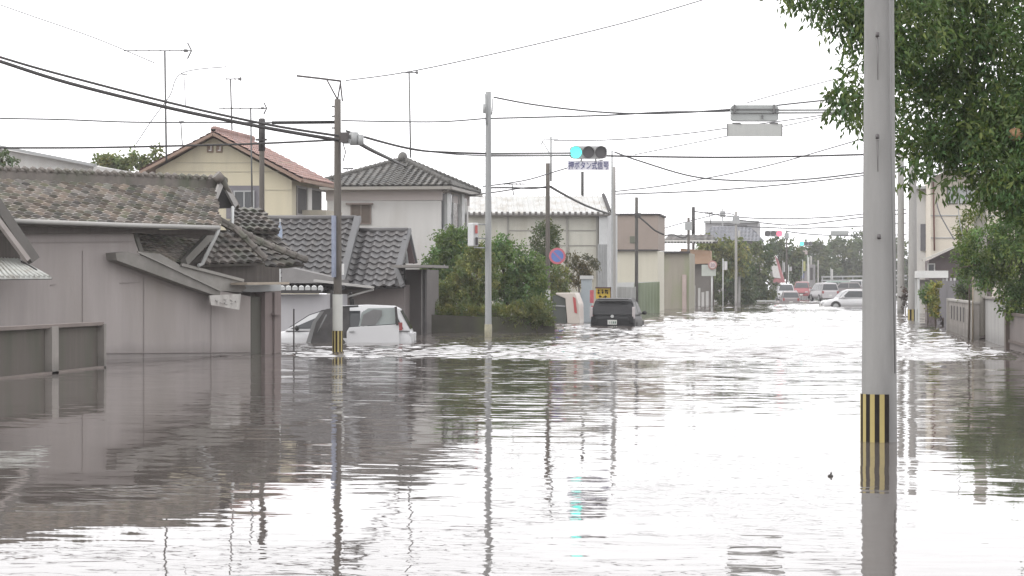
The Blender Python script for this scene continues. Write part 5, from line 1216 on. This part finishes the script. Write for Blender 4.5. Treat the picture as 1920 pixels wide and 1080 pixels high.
# far traffic
def far(label, px, ywater_top, t, Lh, W_, Hh, m, kind, rz, top=None, cat='car'):
    p = D(px, HOR, t); zt = D(px, ywater_top, t).z; p.z = zt-Hh
    return car(label, p, rz, Lh, W_, Hh, m, kind, detail=False, cat=cat)
far('white sedan stranded side-on and hubcap-deep left of nearest pole', 1600, 542, 157, 4.6, 1.7, 1.5, P_white, 'hatch', PHI+R(94))
far('small white van facing the flood near the red car', 1473, 532, 225, 3.6, 1.75, 1.8, P_white, 'van', PHI+R(176), cat='van')
far('grey-brown car with rear window toward us in front of the white van', 1481, 546, 200, 4.2, 1.6, 1.4, P_grey, 'hatch', R(4))
far('dark red wagon waiting behind the grey-brown car', 1504, 528, 236, 4.2, 1.75, 1.75, P_red, 'van', PHI+R(170))
far('long silver-pink minivan turned broadside at the junction', 1545, 530, 215, 4.4, 1.8, 1.75, P_silver, 'van', PHI+R(8), cat='van')
far('distant dark hatchback behind the silver-pink minivan', 1584, 529, 250, 4.2, 1.7, 1.6, P_grey, 'hatch', PHI+R(80))
far('distant white box van partly hidden by nearest pole', 1606, 525, 262, 4.6, 1.8, 1.95, P_white, 'van', PHI+R(85), cat='van')
far('distant green-roofed wagon beyond the silver-pink minivan', 1562, 527, 262, 4.4, 1.7, 1.6, mat('paint_green', (.30, .42, .36), .3), 'van', PHI+R(88))
# kerb line of the far crossing
kb = MB(); a, b = D(1325, 569, 182), D(1538, 569, 182); kb.prism([Vector((*a.xy, WB)), Vector((*b.xy, WB)), Vector((*b.xy, .10)), Vector((*a.xy, .10))], (0, .6, 0)); 
tag(kb.build('kerb', mat('kerb_grey', (.30, .285, .27), .9, .15, 1)), 'low grey kerb of the far crossing just above the flood', kind='structure')
rl = thing('guardrail', 'low white guardrail running along the far crossing', 'guardrail', D(1380, 570, 186).xy.to_3d())
mb = MB(); mb.beam(Vector((*D(1325, 560, 186).xy, .2)), Vector((*D(1455, 560, 186).xy, .2)), .06, .12); mb.build('rail', M_lgrey, rl)
mb = MB(); 
for k in range(8): p = D(1328+k*18, 560, 186.1); mb.box((p.x, p.y, -.2), (.08, .08, .9))
mb.build('post', M_lgrey, rl)
mb = MB(); wl = D(1322, 566, 176)
# far roadside signs, flags, shopfronts
def flag(label, px, y0, y1, wpx, t, m, pm=M_lgrey, nm='banner_flag'):
    e = thing(nm, label, 'banner', D(px, 560, t).xy.to_3d(), 'roadside banners and posts'); s = F/t; c = D(px, (y0+y1)/2, t)
    mb = MB(); n = 5; L_ = []
    for k in range(n+1):
        x = -wpx/2+wpx*k/n; L_.append((c+sx3*x/s+fr3*.08*math.sin(k*1.7)))
    for a, b in zip(L_, L_[1:]): mb.prism([a-Z*(y1-y0)/2/s, b-Z*(y1-y0)/2/s, b+Z*(y1-y0)/2/s, a+Z*(y1-y0)/2/s], fr3*.02)
    mb.build('cloth', m, e); mb = MB(); p = c-sx3*(wpx/2+.3)/s; mb.tube([Vector((p.x, p.y, WB)), p+Z*((y1-y0)/2/s+.2)], .04, 5); mb.build('pole', pm, e)
FWm = mat('flag_white', (.7, .69, .67), .7, .15, 3); FRd = mat('flag_red', (.46, .19, .20), .7, .3, 2); FBl = mat('flag_blue', (.20, .22, .42), .7, .2, 2)
flag('white banner flag among the dark roadside trees', 1412, 500, 520, 6, 205, FWm)
flag('tall narrow pale banner below the white one', 1418, 527, 552, 3, 200, FWm)
flag('white board post left of the small white van', 1428, 516, 553, 8, 222, mat('flag_grey', (.48, .47, .45), .7))
flag('white banner beside the red awning', 1470, 492, 510, 4, 245, FWm)
flag('blue banner behind the red car', 1503, 500, 522, 10, 262, FBl)
flag('bright white pole banner right of the red car', 1516, 482, 530, 3, 258, mat('flag_bright', (.85, .85, .83), .7))
flag('small white window-like board left of the paired pale poles', 1360, 490, 506, 8, 160, FWm, nm='white_board')
flag('grey round-topped post left of the red car', 1482, 500, 508, 6, 236, mat('flag_grey2', (.45, .45, .46), .7))
flag('yellow-green banner beside the blue banner', 1508, 490, 508, 5, 258, mat('flag_yg', (.5, .5, .2), .7))
flag('faint white triangle cone-like post far under the trees', 1560, 505, 524, 4, 290, FWm)
ra = thing('awning_shop', 'small roadside shop with slanting red and white awning', 'shop', D(1458, 560, 240).xy.to_3d())
FZ = Fr(D(1458, 560, 240).xy, 0)
mb = MB(); poly(mb, FZ, -1, [(1444, 480), (1453, 480), (1464, 522), (1450, 520)], 2); mb.build('white_stripe', FWm, ra)
mb = MB(); poly(mb, FZ, -.9, [(1453, 480), (1458, 486), (1472, 530), (1450, 530), (1450, 522), (1463, 522)], 2); mb.build('red_stripe', FRd, ra)
mb = MB(); wallpoly(mb, FZ, 0, [(1444, 500), (1462, 505)], 4); mb.build('wall', mat('shop_grey', (.3, .3, .28), .8), ra)
fs = thing('building', 'far shopfront of mixed grey panels behind the red car', 'building', D(1500, 560, 285).xy.to_3d())
F2 = Fr(D(1500, 560, 285).xy, 0)
mb = MB(); wallpoly(mb, F2, 0, [(1480, 496), (1528, 496)], 6); mb.build('wall', mat('shop_far', (.28, .27, .27), .8, .3, .5), fs)
mb = MB(); poly(mb, F2, -.3, [(1486, 470), (1514, 470), (1514, 477), (1486, 477)], .4); mb.build('signband', mat('sign_pinkish', (.5, .42, .4), .7), fs)
mb = MB(); 
for x in (1492, 1502, 1519): poly(mb, F2, -.1, [(x, 502), (x+5, 502), (x+5, 525), (x, 525)], .1)
mb.build('shop_window', M_dark, fs)
gr = thing('guardrail', 'pale barrier rails across the far end under the trees', 'guardrail', D(1570, 560, 300).xy.to_3d())
mb = MB()
for y in (519, 526): mb.beam(D(1540, y, 300), D(1700, y-2, 300), .1, .2)
mb.build('rail', M_grey, gr)
mb = MB()
for k in range(9): p = D(1542+k*19, 519, 300.2); mb.beam(p, Vector((p.x, p.y, WB)), .15, .15, up=fr3)
mb.build('post', M_grey, gr)
# floating bit of debris
mb = MB(); p = G(1557, 893); mb.ball(p+Z*.003, (.022, .04, .012), 0, 9, 6); mb.beam(p+Z*.008, p+Vector((.008, .01, .028)), .009, .009)
tag(mb.build('driftwood', mat('debris_dark', (.05, .045, .04), .8, .3, 8)), 'small dark scrap of debris floating in the open water', 'debris')

# ------------------------------------------------------------------ haze
hz = MB(); hz.prism([Vector((-460, -18, -1.95)), Vector((460, -18, -1.95)), Vector((460, -18, 18)), Vector((-460, -18, 18))], Vector((0, 990, 0)))
ho = tag(hz.build('haze', mat('tmp', (1, 1, 1))), 'thin pale damp haze over the street', kind='stuff')
hm = bpy.data.materials.new('haze'); hm.use_nodes = True; hm.node_tree.nodes.clear()
pv = hm.node_tree.nodes.new('ShaderNodeVolumePrincipled'); pv.inputs['Color'].default_value = (.95, .95, .96, 1); pv.inputs['Density'].default_value = .00045; pv.inputs['Anisotropy'].default_value = .2
ou = hm.node_tree.nodes.new('ShaderNodeOutputMaterial'); hm.node_tree.links.new(pv.outputs[0], ou.inputs['Volume'])
ho.data.materials.clear(); ho.data.materials.append(hm)
